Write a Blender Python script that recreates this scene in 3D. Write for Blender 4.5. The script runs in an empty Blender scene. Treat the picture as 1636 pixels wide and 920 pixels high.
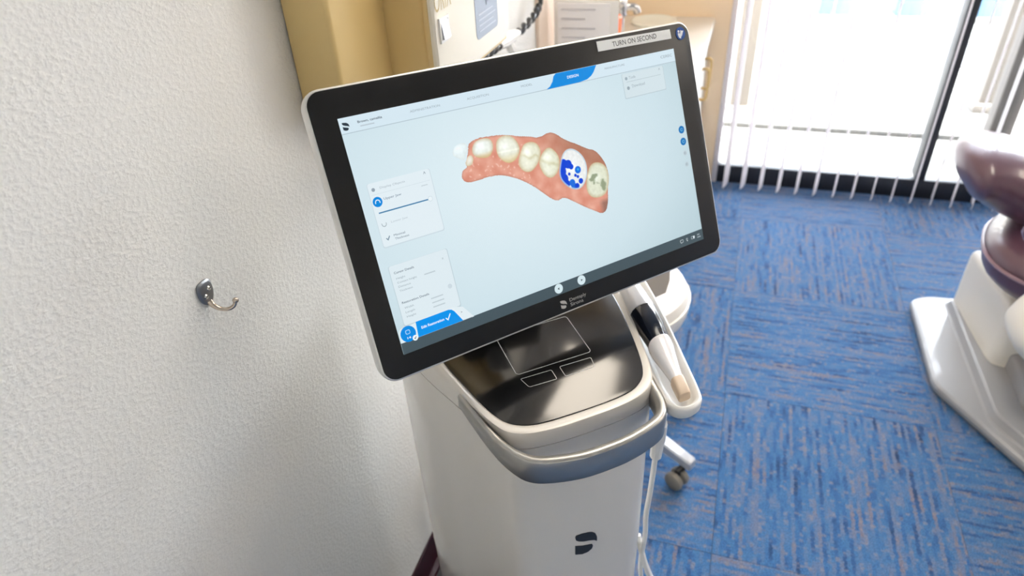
import bpy, bmesh, math, random
import numpy as np
from mathutils import Vector, Matrix, noise

random.seed(7)
scene = bpy.context.scene
COL = scene.collection
R = math.radians

# ------------------------------------------------------------------ camera
# world: x = away from the left wall, y = towards the window, z = up (metres)
PITCH, ROLL, YAW = R(34.3), R(-3.5), R(19.6)
fw = Vector((-math.sin(YAW) * math.cos(PITCH), math.cos(YAW) * math.cos(PITCH), -math.sin(PITCH)))
ri = Vector((math.cos(YAW), math.sin(YAW), 0))
up = ri.cross(fw)
ri2 = ri * math.cos(ROLL) + up * math.sin(ROLL)
up2 = up * math.cos(ROLL) - ri * math.sin(ROLL)
cam = bpy.data.cameras.new('camera')
cam.sensor_width = 36
cam.lens = 1082 / 1636 * 36
cam.clip_start = .02
cam.dof.use_dof = True
cam.dof.focus_distance = .80
cam.dof.aperture_fstop = 5.0
camo = bpy.data.objects.new('camera', cam)
COL.objects.link(camo)
camo.matrix_world = Matrix(((ri2.x, up2.x, -fw.x, .56), (ri2.y, up2.y, -fw.y, 0), (ri2.z, up2.z, -fw.z, 1.5), (0, 0, 0, 1)))
scene.camera = camo

# ------------------------------------------------------------------ world, sun, window portal, exposure
scene.view_settings.view_transform = 'Standard'
scene.view_settings.look = 'None'
scene.view_settings.exposure = .18
scene.view_settings.gamma = 1
scene.view_settings.use_curve_mapping = False
world = bpy.data.worlds.new('world')
scene.world = world
world.use_nodes = True
wn = world.node_tree
bg = wn.nodes['Background']
sky = wn.nodes.new('ShaderNodeTexSky')
sky.sky_type = 'NISHITA'
sky.sun_disc = False
sky.sun_elevation = R(58)
sky.sun_rotation = R(90)
sky.dust_density = 4.0
hs = wn.nodes.new('ShaderNodeHueSaturation')
hs.inputs['Saturation'].default_value = .28
wn.links.new(sky.outputs[0], hs.inputs['Color'])
wn.links.new(hs.outputs[0], bg.inputs[0])
bg.inputs[1].default_value = 6.3
sun = bpy.data.lights.new('sun', 'SUN')
sun.energy = 1.6
sun.angle = R(.6)
sun.color = (1, .96, .9)
suno = bpy.data.objects.new('sun', sun)
COL.objects.link(suno)
suno.rotation_euler = (0, R(32), 0)
portal = bpy.data.lights.new('window_portal', 'AREA')
portal.shape = 'RECTANGLE'
portal.size, portal.size_y = 3.3, 2.3
portal.cycles.is_portal = True
porto = bpy.data.objects.new('window_portal', portal)
COL.objects.link(porto)
porto.location = (2.16, 3.36, 1.17)
porto.rotation_euler = (R(-90), 0, 0)

# ------------------------------------------------------------------ helpers
def lin(c):
    return tuple((v / 255 / 12.92) if v / 255 <= .04045 else ((v / 255 + .055) / 1.055) ** 2.4 for v in c[:3]) + (1,)

def mat(name, rgb, rough=.5, metal=0, spec=.5, coat=0, emit=None, emit_rgb=None, trans=0, bump=0, bump_scale=200, vary=0, vary_scale=8):
    m = bpy.data.materials.new(name)
    m.use_nodes = True
    nt = m.node_tree
    b = nt.nodes['Principled BSDF']
    b.inputs['Base Color'].default_value = lin(rgb)
    b.inputs['Roughness'].default_value = rough
    b.inputs['Metallic'].default_value = metal
    b.inputs['Specular IOR Level'].default_value = spec
    b.inputs['Coat Weight'].default_value = coat
    if emit is not None:
        b.inputs['Emission Color'].default_value = lin(emit_rgb or rgb)
        b.inputs['Emission Strength'].default_value = emit
    if trans:
        b.inputs['Transmission Weight'].default_value = trans
    if bump or vary:
        tc = nt.nodes.new('ShaderNodeTexCoord')
    if vary:
        n = nt.nodes.new('ShaderNodeTexNoise'); n.inputs['Scale'].default_value = vary_scale; n.inputs['Detail'].default_value = 4
        nt.links.new(tc.outputs['Object'], n.inputs['Vector'])
        mx = nt.nodes.new('ShaderNodeMixRGB'); mx.blend_type = 'MULTIPLY'; mx.inputs[0].default_value = 1
        mr = nt.nodes.new('ShaderNodeMapRange'); mr.inputs[3].default_value = 1 - vary; mr.inputs[4].default_value = 1
        nt.links.new(n.outputs[0], mr.inputs[0])
        mx.inputs[1].default_value = lin(rgb)
        nt.links.new(mr.outputs[0], mx.inputs[2])
        nt.links.new(mx.outputs[0], b.inputs['Base Color'])
    if bump:
        n2 = nt.nodes.new('ShaderNodeTexNoise'); n2.inputs['Scale'].default_value = bump_scale; n2.inputs['Detail'].default_value = 3
        nt.links.new(tc.outputs['Object'], n2.inputs['Vector'])
        bp = nt.nodes.new('ShaderNodeBump'); bp.inputs['Strength'].default_value = bump; bp.inputs['Distance'].default_value = .002
        nt.links.new(n2.outputs[0], bp.inputs['Height'])
        nt.links.new(bp.outputs[0], b.inputs['Normal'])
    return m

def lit(name, rgb, k=1.0):
    """a lit display colour: black glass that gives off the colour"""
    m = mat(name, (6, 6, 7), rough=.25, spec=.25, emit=k, emit_rgb=rgb)
    return m

def link(o, parent=None):
    COL.objects.link(o)
    if parent is not None:
        o.parent = parent
    return o

def tag(o, label=None, cat=None, group=None, kind=None):
    for k, v in (('label', label), ('category', cat), ('group', group), ('kind', kind)):
        if v:
            o[k] = v
    return o

def empty(name, loc, rz=0):
    o = bpy.data.objects.new(name, None)
    o.empty_display_size = .05
    o.location = loc
    o.rotation_euler = (0, 0, rz)
    return link(o)

def obj(name, bm, m, parent=None, smooth=True, angle=35, at=None):
    """link a bmesh as one object; at = vector to subtract (parent's base) from world-space vertices"""
    bmesh.ops.remove_doubles(bm, verts=bm.verts, dist=1e-6)
    bmesh.ops.recalc_face_normals(bm, faces=bm.faces)
    if at is not None:
        bmesh.ops.translate(bm, verts=bm.verts, vec=-Vector(at))
    if smooth:
        for f in bm.faces:
            f.smooth = True
        for e in bm.edges:
            if len(e.link_faces) == 2 and e.calc_face_angle(0) > R(angle):
                e.smooth = False
    me = bpy.data.meshes.new(name)
    bm.to_mesh(me)
    bm.free()
    if m is not None:
        me.materials.append(m)
    o = bpy.data.objects.new(name, me)
    return link(o, parent)

def box(bm, lo, hi, bev=0, seg=2):
    vs = [bm.verts.new((x, y, z)) for x in (lo[0], hi[0]) for y in (lo[1], hi[1]) for z in (lo[2], hi[2])]
    fs = [bm.faces.new([vs[i] for i in q]) for q in ((0, 1, 3, 2), (4, 6, 7, 5), (0, 4, 5, 1), (2, 3, 7, 6), (0, 2, 6, 4), (1, 5, 7, 3))]
    if bev:
        es = list({e for f in fs for e in f.edges})
        bmesh.ops.bevel(bm, geom=es, offset=bev, segments=seg, affect='EDGES', profile=.5)
    return bm

def bbox(lo, hi, bev=0, seg=2):
    return box(bmesh.new(), lo, hi, bev, seg)

def loft(bm, rings, cap0=True, cap1=True, closed=True):
    """rings: lists of 3d points with equal counts"""
    vr = [[bm.verts.new(p) for p in r] for r in rings]
    n = len(vr[0])
    for a, b in zip(vr, vr[1:]):
        for i in range(n if closed else n - 1):
            j = (i + 1) % n
            bm.faces.new((a[i], a[j], b[j], b[i]))
    if cap0:
        bm.faces.new(vr[0][::-1])
    if cap1:
        bm.faces.new(vr[-1])
    return bm

def prism(bm, pts, z0, z1, bev=0, seg=2, top_only=False):
    """closed outline extruded in z, with a rounded top (and bottom) edge of radius bev"""
    pts = [Vector((p[0], p[1])) for p in pts]
    rings = []
    def ring(ins, z):
        q = inset(pts, ins)
        return [(p.x, p.y, z) for p in q]
    if bev and not top_only:
        for k in range(seg + 1):
            a = math.pi / 2 * k / seg
            rings.append(ring(bev * (1 - math.sin(a)), z0 + bev * (1 - math.cos(a))))
    else:
        rings.append(ring(0, z0))
    if bev:
        for k in range(seg + 1):
            a = math.pi / 2 * k / seg
            rings.append(ring(bev * (1 - math.cos(a)), z1 - bev * (1 - math.sin(a))))
    else:
        rings.append(ring(0, z1))
    return loft(bm, rings)

def area2(pts):
    return sum(pts[i - 1].x * pts[i].y - pts[i].x * pts[i - 1].y for i in range(len(pts)))

def inset(pts, d):
    if not d:
        return pts
    n = len(pts)
    s = 1 if area2(pts) > 0 else -1
    out = []
    for i in range(n):
        a = (pts[i] - pts[i - 1]).normalized()
        b = (pts[(i + 1) % n] - pts[i]).normalized()
        na = Vector((-a.y, a.x)) * s
        nb = Vector((-b.y, b.x)) * s
        t = na + nb
        t = t / max(.3, t.dot(na)) if t.length > 1e-6 else na
        out.append(pts[i] + t * d)
    return out

def chaikin(pts, it=2, closed=True):
    pts = [Vector(p) for p in pts]
    for _ in range(it):
        q = []
        n = len(pts)
        for i in range(n if closed else n - 1):
            a, b = pts[i], pts[(i + 1) % n]
            q += [a * .75 + b * .25, a * .25 + b * .75]
        if not closed:
            q = [pts[0]] + q + [pts[-1]]
        pts = q
    return pts

def rrect(x0, x1, y0, y1, r, seg=6):
    out = []
    for cx, cy, a0 in ((x1 - r, y1 - r, 0), (x0 + r, y1 - r, 90), (x0 + r, y0 + r, 180), (x1 - r, y0 + r, 270)):
        for k in range(seg + 1):
            a = R(a0 + 90 * k / seg)
            out.append((cx + r * math.cos(a), cy + r * math.sin(a)))
    return out

def catmull(pts, n=6):
    P = [Vector(p) for p in pts]
    P = [P[0] * 2 - P[1]] + P + [P[-1] * 2 - P[-2]]
    out = []
    for i in range(1, len(P) - 2):
        for k in range(n):
            t = k / n
            a, b, c, d = P[i - 1:i + 3]
            out.append(.5 * ((2 * b) + (c - a) * t + (2 * a - 5 * b + 4 * c - d) * t * t + (3 * b - a - 3 * c + d) * t ** 3))
    out.append(P[-2])
    return out

def tube(bm, pts, r, seg=10, cap=True):
    """r = radius or list of radii"""
    pts = [Vector(p) for p in pts]
    rs = r if isinstance(r, (list, tuple)) else [r] * len(pts)
    t0 = (pts[1] - pts[0]).normalized()
    nrm = t0.orthogonal().normalized()
    rings = []
    for i, p in enumerate(pts):
        t = (pts[min(i + 1, len(pts) - 1)] - pts[max(i - 1, 0)]).normalized()
        nrm = (nrm - t * nrm.dot(t)).normalized()
        bn = t.cross(nrm)
        rings.append([p + (nrm * math.cos(2 * math.pi * k / seg) + bn * math.sin(2 * math.pi * k / seg)) * rs[i] for k in range(seg)])
    return loft(bm, rings, cap, cap)

def lathe(bm, prof, c=(0, 0, 0), seg=24, axis='z'):
    rings = []
    for rr, h in prof:
        ring = []
        for k in range(seg):
            a = 2 * math.pi * k / seg
            p = (rr * math.cos(a), rr * math.sin(a), h)
            if axis == 'x':
                p = (p[2], p[0], p[1])
            if axis == 'y':
                p = (p[1], p[2], p[0])
            ring.append((p[0] + c[0], p[1] + c[1], p[2] + c[2]))
        rings.append(ring)
    return loft(bm, rings, prof[0][0] > 1e-5, prof[-1][0] > 1e-5)

def ball(bm, c, r, seg=14):
    n = seg // 2
    return lathe(bm, [(max(1e-6, abs(r[0] if isinstance(r, tuple) else r) * math.sin(math.pi * k / n)), -(r[1] if isinstance(r, tuple) else r) * math.cos(math.pi * k / n)) for k in range(n + 1)], c, seg)

def plate(pts, z, th=.0003):
    """thin flat shape in the xy plane"""
    bm = bmesh.new()
    prism(bm, pts, z - th, z)
    return bm

def circle(cx, cy, r, n=24):
    return [(cx + r * math.cos(2 * math.pi * k / n), cy + r * math.sin(2 * math.pi * k / n)) for k in range(n)]

def text_bm(s, width=None, height=None, at=(0, 0), z=0, th=.0003, shear=0, center=False, bold=0):
    cu = bpy.data.curves.new('lettering', 'FONT')
    cu.body = s
    cu.size = 1
    cu.shear = shear
    cu.offset = bold
    cu.resolution_u = 3
    o = bpy.data.objects.new('lettering', cu)
    COL.objects.link(o)
    dg = bpy.context.evaluated_depsgraph_get()
    me = bpy.data.meshes.new_from_object(o.evaluated_get(dg))
    bm = bmesh.new()
    bm.from_mesh(me)
    bpy.data.objects.remove(o)
    bpy.data.curves.remove(cu)
    bpy.data.meshes.remove(me)
    xs = [v.co.x for v in bm.verts]
    x0, x1 = min(xs), max(xs)
    sx = width / (x1 - x0) if width else None
    sy = height / .72 if height else sx
    sx = sx or sy
    for v in bm.verts:
        v.co = Vector(((v.co.x - x0) * sx + at[0] - (width / 2 if center and width else 0), v.co.y * sy + at[1], z))
    return bm

def copy_tree(o, parent=None):
    c = o.copy()
    link(c, parent)
    for ch in o.children:
        copy_tree(ch, c)
    return c

# ------------------------------------------------------------------ materials
def wall_material():
    m = mat('orange_peel_paint', (236, 234, 229), rough=.62, spec=.35)
    nt = m.node_tree; b = nt.nodes['Principled BSDF']
    tc = nt.nodes.new('ShaderNodeTexCoord')
    n1 = nt.nodes.new('ShaderNodeTexNoise'); n1.inputs['Scale'].default_value = 150; n1.inputs['Detail'].default_value = 2.5
    n2 = nt.nodes.new('ShaderNodeTexNoise'); n2.inputs['Scale'].default_value = 42; n2.inputs['Detail'].default_value = 3
    mp = nt.nodes.new('ShaderNodeMapping'); mp.inputs['Scale'].default_value = (1, 1, 1.5)
    nt.links.new(tc.outputs['Object'], mp.inputs['Vector'])
    nt.links.new(mp.outputs[0], n1.inputs['Vector']); nt.links.new(mp.outputs[0], n2.inputs['Vector'])
    r = nt.nodes.new('ShaderNodeValToRGB'); r.color_ramp.elements[0].position = .42; r.color_ramp.elements[1].position = .66
    nt.links.new(n1.outputs[0], r.inputs[0])
    ad = nt.nodes.new('ShaderNodeMath'); ad.operation = 'MULTIPLY_ADD'; ad.inputs[1].default_value = 1.0
    nt.links.new(n2.outputs[0], ad.inputs[0]); nt.links.new(r.outputs[0], ad.inputs[2])
    bp = nt.nodes.new('ShaderNodeBump'); bp.inputs['Strength'].default_value = .25; bp.inputs['Distance'].default_value = .0022
    nt.links.new(ad.outputs[0], bp.inputs['Height']); nt.links.new(bp.outputs[0], b.inputs['Normal'])
    return m

def carpet_material():
    m = mat('loop_carpet', (70, 110, 170), rough=.95, spec=.15)
    nt = m.node_tree; b = nt.nodes['Principled BSDF']
    L = nt.links.new
    tc = nt.nodes.new('ShaderNodeTexCoord')
    oi = nt.nodes.new('ShaderNodeObjectInfo')
    ml = nt.nodes.new('ShaderNodeMath'); ml.operation = 'MULTIPLY'; ml.inputs[1].default_value = 37
    L(oi.outputs['Random'], ml.inputs[0])
    av = nt.nodes.new('ShaderNodeVectorMath'); av.operation = 'ADD'
    L(tc.outputs['Object'], av.inputs[0]); L(ml.outputs[0], av.inputs[1])
    # strands run along local y: one colour run per strand, with a zigzag edge
    def math_(op, x, y=None, z=None):
        n = nt.nodes.new('ShaderNodeMath'); n.operation = op
        for k, q_ in enumerate((x, y, z)):
            if q_ is None:
                continue
            if isinstance(q_, (int, float)):
                n.inputs[k].default_value = q_
            else:
                L(q_, n.inputs[k])
        return n.outputs[0]
    wn_ = nt.nodes.new('ShaderNodeTexNoise'); wn_.inputs['Scale'].default_value = 120; wn_.inputs['Detail'].default_value = 1
    L(av.outputs[0], wn_.inputs['Vector'])
    sp = nt.nodes.new('ShaderNodeSeparateXYZ'); L(av.outputs[0], sp.inputs[0])
    wob = math_('MULTIPLY_ADD', wn_.outputs[0], .9, -.45)
    xcol = math_('ADD', math_('MULTIPLY', sp.outputs[0], 112), math_('MULTIPLY', wob, 1.3))
    cell = math_('FLOOR', xcol)
    cv = nt.nodes.new('ShaderNodeCombineXYZ')
    L(math_('MULTIPLY', cell, 7.31), cv.inputs[0]); L(math_('MULTIPLY', sp.outputs[1], 8), cv.inputs[1])
    n1 = nt.nodes.new('ShaderNodeTexNoise'); n1.inputs['Scale'].default_value = 1; n1.inputs['Detail'].default_value = 3.5; n1.inputs['Roughness'].default_value = .6
    L(cv.outputs[0], n1.inputs['Vector'])
    rp = nt.nodes.new('ShaderNodeValToRGB')
    cr = rp.color_ramp
    stops = [(.27, (34, 62, 100)), (.36, (48, 86, 134)), (.43, (58, 106, 158)), (.49, (70, 116, 164)), (.54, (90, 118, 158)), (.60, (106, 120, 150)), (.66, (126, 120, 134)), (.71, (52, 102, 158))]
    cr.elements[0].position, cr.elements[0].color = stops[0][0], lin(stops[0][1])
    cr.elements[1].position, cr.elements[1].color = stops[-1][0], lin(stops[-1][1])
    for p, c in stops[1:-1]:
        e = cr.elements.new(p); e.color = lin(c)
    wc = nt.nodes.new('ShaderNodeTexWhiteNoise'); wc.noise_dimensions = '1D'
    L(cell, wc.inputs['W'])
    L(math_('ADD', math_('MULTIPLY_ADD', n1.outputs[0], .8, .1), math_('MULTIPLY_ADD', wc.outputs['Value'], .16, -.08)), rp.inputs[0])
    n3 = nt.nodes.new('ShaderNodeTexNoise'); n3.inputs['Scale'].default_value = 1; n3.inputs['Detail'].default_value = 1
    cv3 = nt.nodes.new('ShaderNodeCombineXYZ')
    L(math_('MULTIPLY', cell, 3.77), cv3.inputs[0]); L(math_('MULTIPLY', sp.outputs[1], 55), cv3.inputs[1]); cv3.inputs[2].default_value = 5.5
    L(cv3.outputs[0], n3.inputs['Vector'])
    fl = nt.nodes.new('ShaderNodeMapRange'); fl.inputs[1].default_value = .58; fl.inputs[2].default_value = .70; fl.inputs[3].default_value = 0; fl.inputs[4].default_value = .55
    L(n3.outputs[0], fl.inputs[0])
    mf = nt.nodes.new('ShaderNodeMixRGB'); mf.inputs[2].default_value = lin((146, 136, 140))
    L(fl.outputs[0], mf.inputs[0]); L(rp.outputs[0], mf.inputs[1])
    # fine pile
    n2 = nt.nodes.new('ShaderNodeTexNoise'); n2.inputs['Scale'].default_value = 330; n2.inputs['Detail'].default_value = 2
    L(tc.outputs['Object'], n2.inputs['Vector'])
    mr = nt.nodes.new('ShaderNodeMapRange'); mr.inputs[1].default_value = .3; mr.inputs[2].default_value = .7; mr.inputs[3].default_value = .46; mr.inputs[4].default_value = 1.08
    L(n2.outputs[0], mr.inputs[0])
    mx = nt.nodes.new('ShaderNodeMixRGB'); mx.blend_type = 'MULTIPLY'; mx.inputs[0].default_value = 1
    L(mf.outputs[0], mx.inputs[1]); L(mr.outputs[0], mx.inputs[2])
    L(mx.outputs[0], b.inputs['Base Color'])
    sm = nt.nodes.new('ShaderNodeMath'); L(n1.outputs[0], sm.inputs[0]); L(n2.outputs[0], sm.inputs[1])
    bp = nt.nodes.new('ShaderNodeBump'); bp.inputs['Strength'].default_value = .55; bp.inputs['Distance'].default_value = .003
    L(sm.outputs[0], bp.inputs['Height']); L(bp.outputs[0], b.inputs['Normal'])
    b.inputs['Sheen Weight'].default_value = .15
    b.inputs['Sheen Roughness'].default_value = .5
    return m

def glass_material():
    m = bpy.data.materials.new('window_glass')
    m.use_nodes = True
    nt = m.node_tree
    nt.nodes.remove(nt.nodes['Principled BSDF'])
    out = nt.nodes['Material Output']
    tr = nt.nodes.new('ShaderNodeBsdfTransparent'); tr.inputs[0].default_value = (.95, .97, .97, 1)
    gl = nt.nodes.new('ShaderNodeBsdfGlossy'); gl.inputs['Roughness'].default_value = .02
    mx = nt.nodes.new('ShaderNodeMixShader')
    fr = nt.nodes.new('ShaderNodeFresnel'); fr.inputs[0].default_value = 1.35
    nt.links.new(fr.outputs[0], mx.inputs[0]); nt.links.new(tr.outputs[0], mx.inputs[1]); nt.links.new(gl.outputs[0], mx.inputs[2])
    nt.links.new(mx.outputs[0], out.inputs[0])
    return m

def slat_material():
    m = bpy.data.materials.new('blind_vinyl')
    m.use_nodes = True
    nt = m.node_tree
    b = nt.nodes['Principled BSDF']
    b.inputs['Base Color'].default_value = lin((238, 234, 236)); b.inputs['Roughness'].default_value = .45
    tl = nt.nodes.new('ShaderNodeBsdfTranslucent'); tl.inputs[0].default_value = lin((235, 230, 232))
    mx = nt.nodes.new('ShaderNodeMixShader'); mx.inputs[0].default_value = .35
    nt.links.new(b.outputs[0], mx.inputs[1]); nt.links.new(tl.outputs[0], mx.inputs[2])
    nt.links.new(mx.outputs[0], nt.nodes['Material Output'].inputs[0])
    return m

M = dict(
    wall=wall_material(), carpet=carpet_material(), glass=glass_material(), slat=slat_material(),
    plain_wall=mat('beige_paint', (246, 224, 192), .6, bump=.1, bump_scale=120),
    splash=mat('pink_beige_laminate', (234, 214, 196), .4),
    ceiling=mat('ceiling_tile', (236, 234, 230), .8, bump=.2, bump_scale=90),
    maroon_vinyl=mat('maroon_rubber', (52, 14, 28), .4),
    frame_black=mat('dark_anodised_frame', (40, 42, 48), .4, .3),
    frame_light=mat('pale_grey_jamb', (222, 216, 218), .45),
    white_gloss=mat('gloss_white_plastic', (232, 226, 217), .22, spec=.5, coat=.25),
    white_satin=mat('satin_white_plastic', (236, 234, 230), .35),
    black_glass=mat('black_glass', (12, 12, 13), .13, spec=.5),
    bezel_glass=mat('bezel_glass', (22, 21, 20), .34, spec=.4),
    silver=mat('brushed_silver', (184, 181, 175), .33, .85),
    rim_silver=mat('pale_aluminium', (226, 224, 220), .3, .55),
    dark_mark=mat('dark_grey_ink', (34, 34, 36), .5),
    pale_ink=mat('pale_grey_ink', (196, 194, 190), .5),
    line_ink=mat('white_line_ink', (205, 205, 205), .5),
    sticker=mat('white_label_tape', (246, 247, 245), .5),
    badge_blue=mat('blue_badge', (18, 78, 160), .45),
    white_ink=mat('white_ink', (238, 240, 244), .5),
    navy=mat('navy_grip', (20, 26, 38), .08, spec=.6, coat=.6),
    tip_tan=mat('tan_tip', (206, 184, 160), .4),
    pearl=mat('pearl_white', (236, 234, 236), .18, coat=.4),
    chrome=mat('chrome', (205, 203, 200), .12, 1),
    hook_dark=mat('dark_nickel', (150, 152, 156), .32, 1),
    nickel=mat('nickel', (206, 192, 176), .2, 1),
    tan=mat('tan_enamel', (234, 204, 140), .42, vary=.06, vary_scale=5),
    tan_light=mat('tan_trim', (230, 202, 144), .45),
    cream=mat('cream_plastic', (244, 238, 224), .45),
    label_blue=mat('blue_grey_label', (142, 154, 174), .4),
    label_print=mat('pale_label_print', (186, 196, 208), .5),
    black_rubber=mat('black_rubber', (16, 17, 22), .35),
    counter=mat('pale_counter', (228, 222, 212), .4),
    cabinet=mat('white_cabinet', (238, 234, 228), .5),
    brass=mat('brass', (204, 172, 112), .3, .85),
    paper=mat('white_paper', (238, 236, 238), .7),
    print_grey=mat('grey_print', (186, 184, 190), .7),
    acrylic=mat('clear_acrylic', (224, 222, 220), .2, spec=.6),
    orange=mat('orange_plastic', (240, 116, 58), .5),
    basin=mat('pale_green_ceramic', (238, 240, 230), .25),
    stool_vinyl=mat('ivory_vinyl', (232, 226, 218), .4, bump=.1, bump_scale=250),
    stool_metal=mat('pale_grey_metal', (196, 198, 204), .35, .4),
    caster_grey=mat('taupe_plastic', (128, 122, 112), .4),
    dark=mat('black_plastic', (22, 22, 24), .5),
    chair_white=mat('chair_white_enamel', (154, 154, 155), .3, coat=.2),
    chair_cream=mat('chair_cream_plastic', (236, 230, 218), .4),
    chair_grey=mat('chair_grey_plastic', (150, 148, 148), .45),
    maroon=mat('maroon_upholstery', (88, 58, 72), .34, spec=.7, coat=.5),
    highlight_trim=mat('mauve_highlight_piping', (150, 122, 132), .3),  # highlight of the chair seat's edge, painted as a paler tone
    taupe=mat('taupe_enamel', (66, 60, 56), .6),
    stool_back=mat('tan_vinyl', (196, 182, 164), .45),
    concrete=mat('pale_concrete', (95, 94, 92), .9, vary=.12, vary_scale=1.2),
    road=mat('grey_paving', (70, 70, 72), .9, vary=.15, vary_scale=2),
    post=mat('outdoor_beige_paint', (104, 98, 92), .7),
    blue_paint=mat('pale_blue_paint', (66, 90, 110), .5),
    facade=mat('outdoor_render', (214, 206, 194), .9),
    diffuser=mat('lamp_diffuser', (255, 250, 240), .6, emit=9.5, emit_rgb=(255, 242, 224)),
)

M['black_glass'].node_tree.nodes['Principled BSDF'].inputs['IOR'].default_value = 1.7
# ------------------------------------------------------------------ the setting
WY = 3.2      # inner face of the window wall
CEIL, RX, BY = 2.6, 4.0, -1.6
def struct(name, bm, m, parent=None, **k):
    o = obj(name, bm, m, parent, **k)
    if parent is None:
        o['kind'] = 'structure'
    return o

floor = struct('floor', bbox((-.1, BY - .1, -.12), (RX + .1, WY + .1, -.006)), M['road'])
T = .5850
gx0, gy0 = .651, 2.839
def tile_mesh():
    bm = bmesh.new()
    box(bm, (-T / 2 + .0004, -T / 2 + .0004, -.006), (T / 2 - .0004, T / 2 - .0004, 0))
    for v in bm.verts:
        if v.co.z > -.001:
            v.co.x *= .9996; v.co.y *= .9996
    me = bpy.data.meshes.new('carpet_tile')
    bm.to_mesh(me); bm.free()
    me.materials.append(M['carpet'])
    return me
tm = tile_mesh()
for i in range(-1, 6):
    for j in range(-4, 8):
        x0, y1 = gx0 + i * T, gy0 - j * T
        x1, y0 = x0 + T, y1 - T
        cx0, cx1, cy0, cy1 = max(x0, 0), min(x1, RX), max(y0, BY), min(y1, WY)
        if cx1 - cx0 < .02 or cy1 - cy0 < .02:
            continue
        me = tm
        t = bpy.data.objects.new('carpet_tile', me)
        link(t, floor)
        t.location = ((cx0 + cx1) / 2, (cy0 + cy1) / 2, 0)
        rot = (i + j) % 2
        w, d = (cx1 - cx0) / T, (cy1 - cy0) / T
        t.rotation_euler = (0, 0, R(90) if rot else 0)
        t.scale = (d, w, 1) if rot else (w, d, 1)

struct('ceiling', bbox((-.1, BY - .1, CEIL), (RX + .1, WY + .1, CEIL + .1)), M['ceiling'])
struct('wall_left', bbox((-.1, BY - .1, -.1), (0, WY + .1, CEIL)), M['wall'])
struct('wall_right', bbox((RX, BY - .1, -.1), (RX + .1, WY + .1, CEIL)), M['wall'])
struct('wall_front', bbox((-.1, BY - .1, -.1), (RX + .1, BY, CEIL)), M['wall'])
wb = bmesh.new()
box(wb, (0, WY, -.1), (.505, WY + .14, CEIL))
box(wb, (3.85, WY, -.1), (RX, WY + .14, CEIL))
box(wb, (.505, WY, 2.32), (3.85, WY + .14, CEIL))
struct('wall_back', wb, M['plain_wall'], smooth=False)
bb = bmesh.new()
prof = [(0, .0), (.018, .0), (.016, .006), (.006, .014), (.004, .02), (.004, .099), (.002, .102), (0, .102)]
loft(bb, [[(x + .0005, y, z) for x, z in prof] for y in (BY, 1.62)])
struct('baseboard_left', bb, M['maroon_vinyl'], angle=25)
struct('trim_1', bbox((.0005, 1.90, .772), (.012, WY, 1.6), .002), M['splash'])

# window: black storefront frame, panes, mullions
win = empty('window_1', (.505, WY, 0)); win['kind'] = 'structure'
wl = win.location
fy0, fy1 = WY + .03, WY + .10
obj('sill_rail', bbox((.505, fy0 - .035, 0), (3.85, fy0 + .01, .088), .004), M['frame_black'], win, at=wl)
obj('head_rail', bbox((.505, fy0, 2.25), (3.85, fy1, 2.32), .004), M['frame_black'], win, at=wl)
mull = [1.40, 2.62, 3.83]
for x in mull:
    obj('mullion', bbox((x - .02, fy0 - .03, .082), (x + .02, fy1, 2.25), .003), M['frame_black'], win, at=wl)
obj('jamb', bbox((.497, WY - .014, 0), (.522, fy1, 2.32), .004), M['frame_light'], win, at=wl)
xs = [.52] + mull
for a, b in zip(xs, xs[1:]):
    obj('pane', bbox((a + .02 if a > .53 else a, fy0 + .03, .07), (b - .02, fy0 + .036, 2.26)), M['glass'], win, at=wl)

# ------------------------------------------------------------------ ceiling lights (out of view, they light the room)
def troffer(x, y, label):
    t = empty('ceiling_light', (x, y, CEIL - .03))
    tag(t, label, 'ceiling light', 'ceiling light panels')
    fr = bmesh.new()
    for lo, hi in (((-.32, -.62, 0), (-.29, .62, .029)), ((.29, -.62, 0), (.32, .62, .029)), ((-.29, -.62, 0), (.29, -.59, .029)), ((-.29, .59, 0), (.29, .62, .029))):
        box(fr, lo, hi)
    obj('frame', fr, M['white_satin'], t, smooth=False)
    obj('diffuser', bbox((-.289, -.589, .006), (.289, .589, .014)), M['diffuser'], t, smooth=False)
troffer(.66, 1.62, 'ceiling light panel nearest the window above the cart')
troffer(2.9, 1.75, 'ceiling light panel above the dental chair')

# ------------------------------------------------------------------ outside
struct('ground', bbox((-12, WY + .14, -.2), (16, 22, -.02)), M['concrete'])
struct('kerb', bbox((-12, 3.99, -.02), (16, 4.21, .012), .006), M['concrete'])
struct('paving_joint', bbox((-12, 4.215, -.02), (16, 4.24, -.014)), M['road'])
struct('paving_strip', bbox((-12, 5.34, -.02), (16, 5.96, -.012)), M['road'])
fac = empty('far_building', (2, 18, -.02))
tag(fac, 'pale rendered building across the car park beyond the window', 'building')
obj('facade', bbox((-12, 0, 0), (12, .4, 5)), M['facade'], fac)
for k in range(6):
    w = obj('window', bbox((-10 + k * 3.6, -.03, 1), (-8.6 + k * 3.6, .05, 2.4), .01), M['frame_light'], fac)
    obj('pane', bbox((-9.92 + k * 3.6, -.04, 1.08), (-8.68 + k * 3.6, -.031, 2.32)), M['blue_paint'], w)
for k, (x, y, lab) in enumerate(((.585, 4.27, 'beige square outdoor post behind the leftmost blind slats'), (1.965, 4.53, 'beige square outdoor post to the right of the black mullion'))):
    p = empty('outdoor_post', (x, y, -.02))
    tag(p, lab, 'post', 'outdoor posts')
    obj('shaft', bbox((-.055, -.055, .05), (.055, .055, 2.75), .006), M['post'], p)
    obj('foot', bbox((-.085, -.085, 0), (.085, .085, .05), .006), M['post'], p)
p = empty('steel_column', (1.80, 3.72, -.02))
tag(p, 'dark taupe column outside the glass above the dental chair', 'column')
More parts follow.
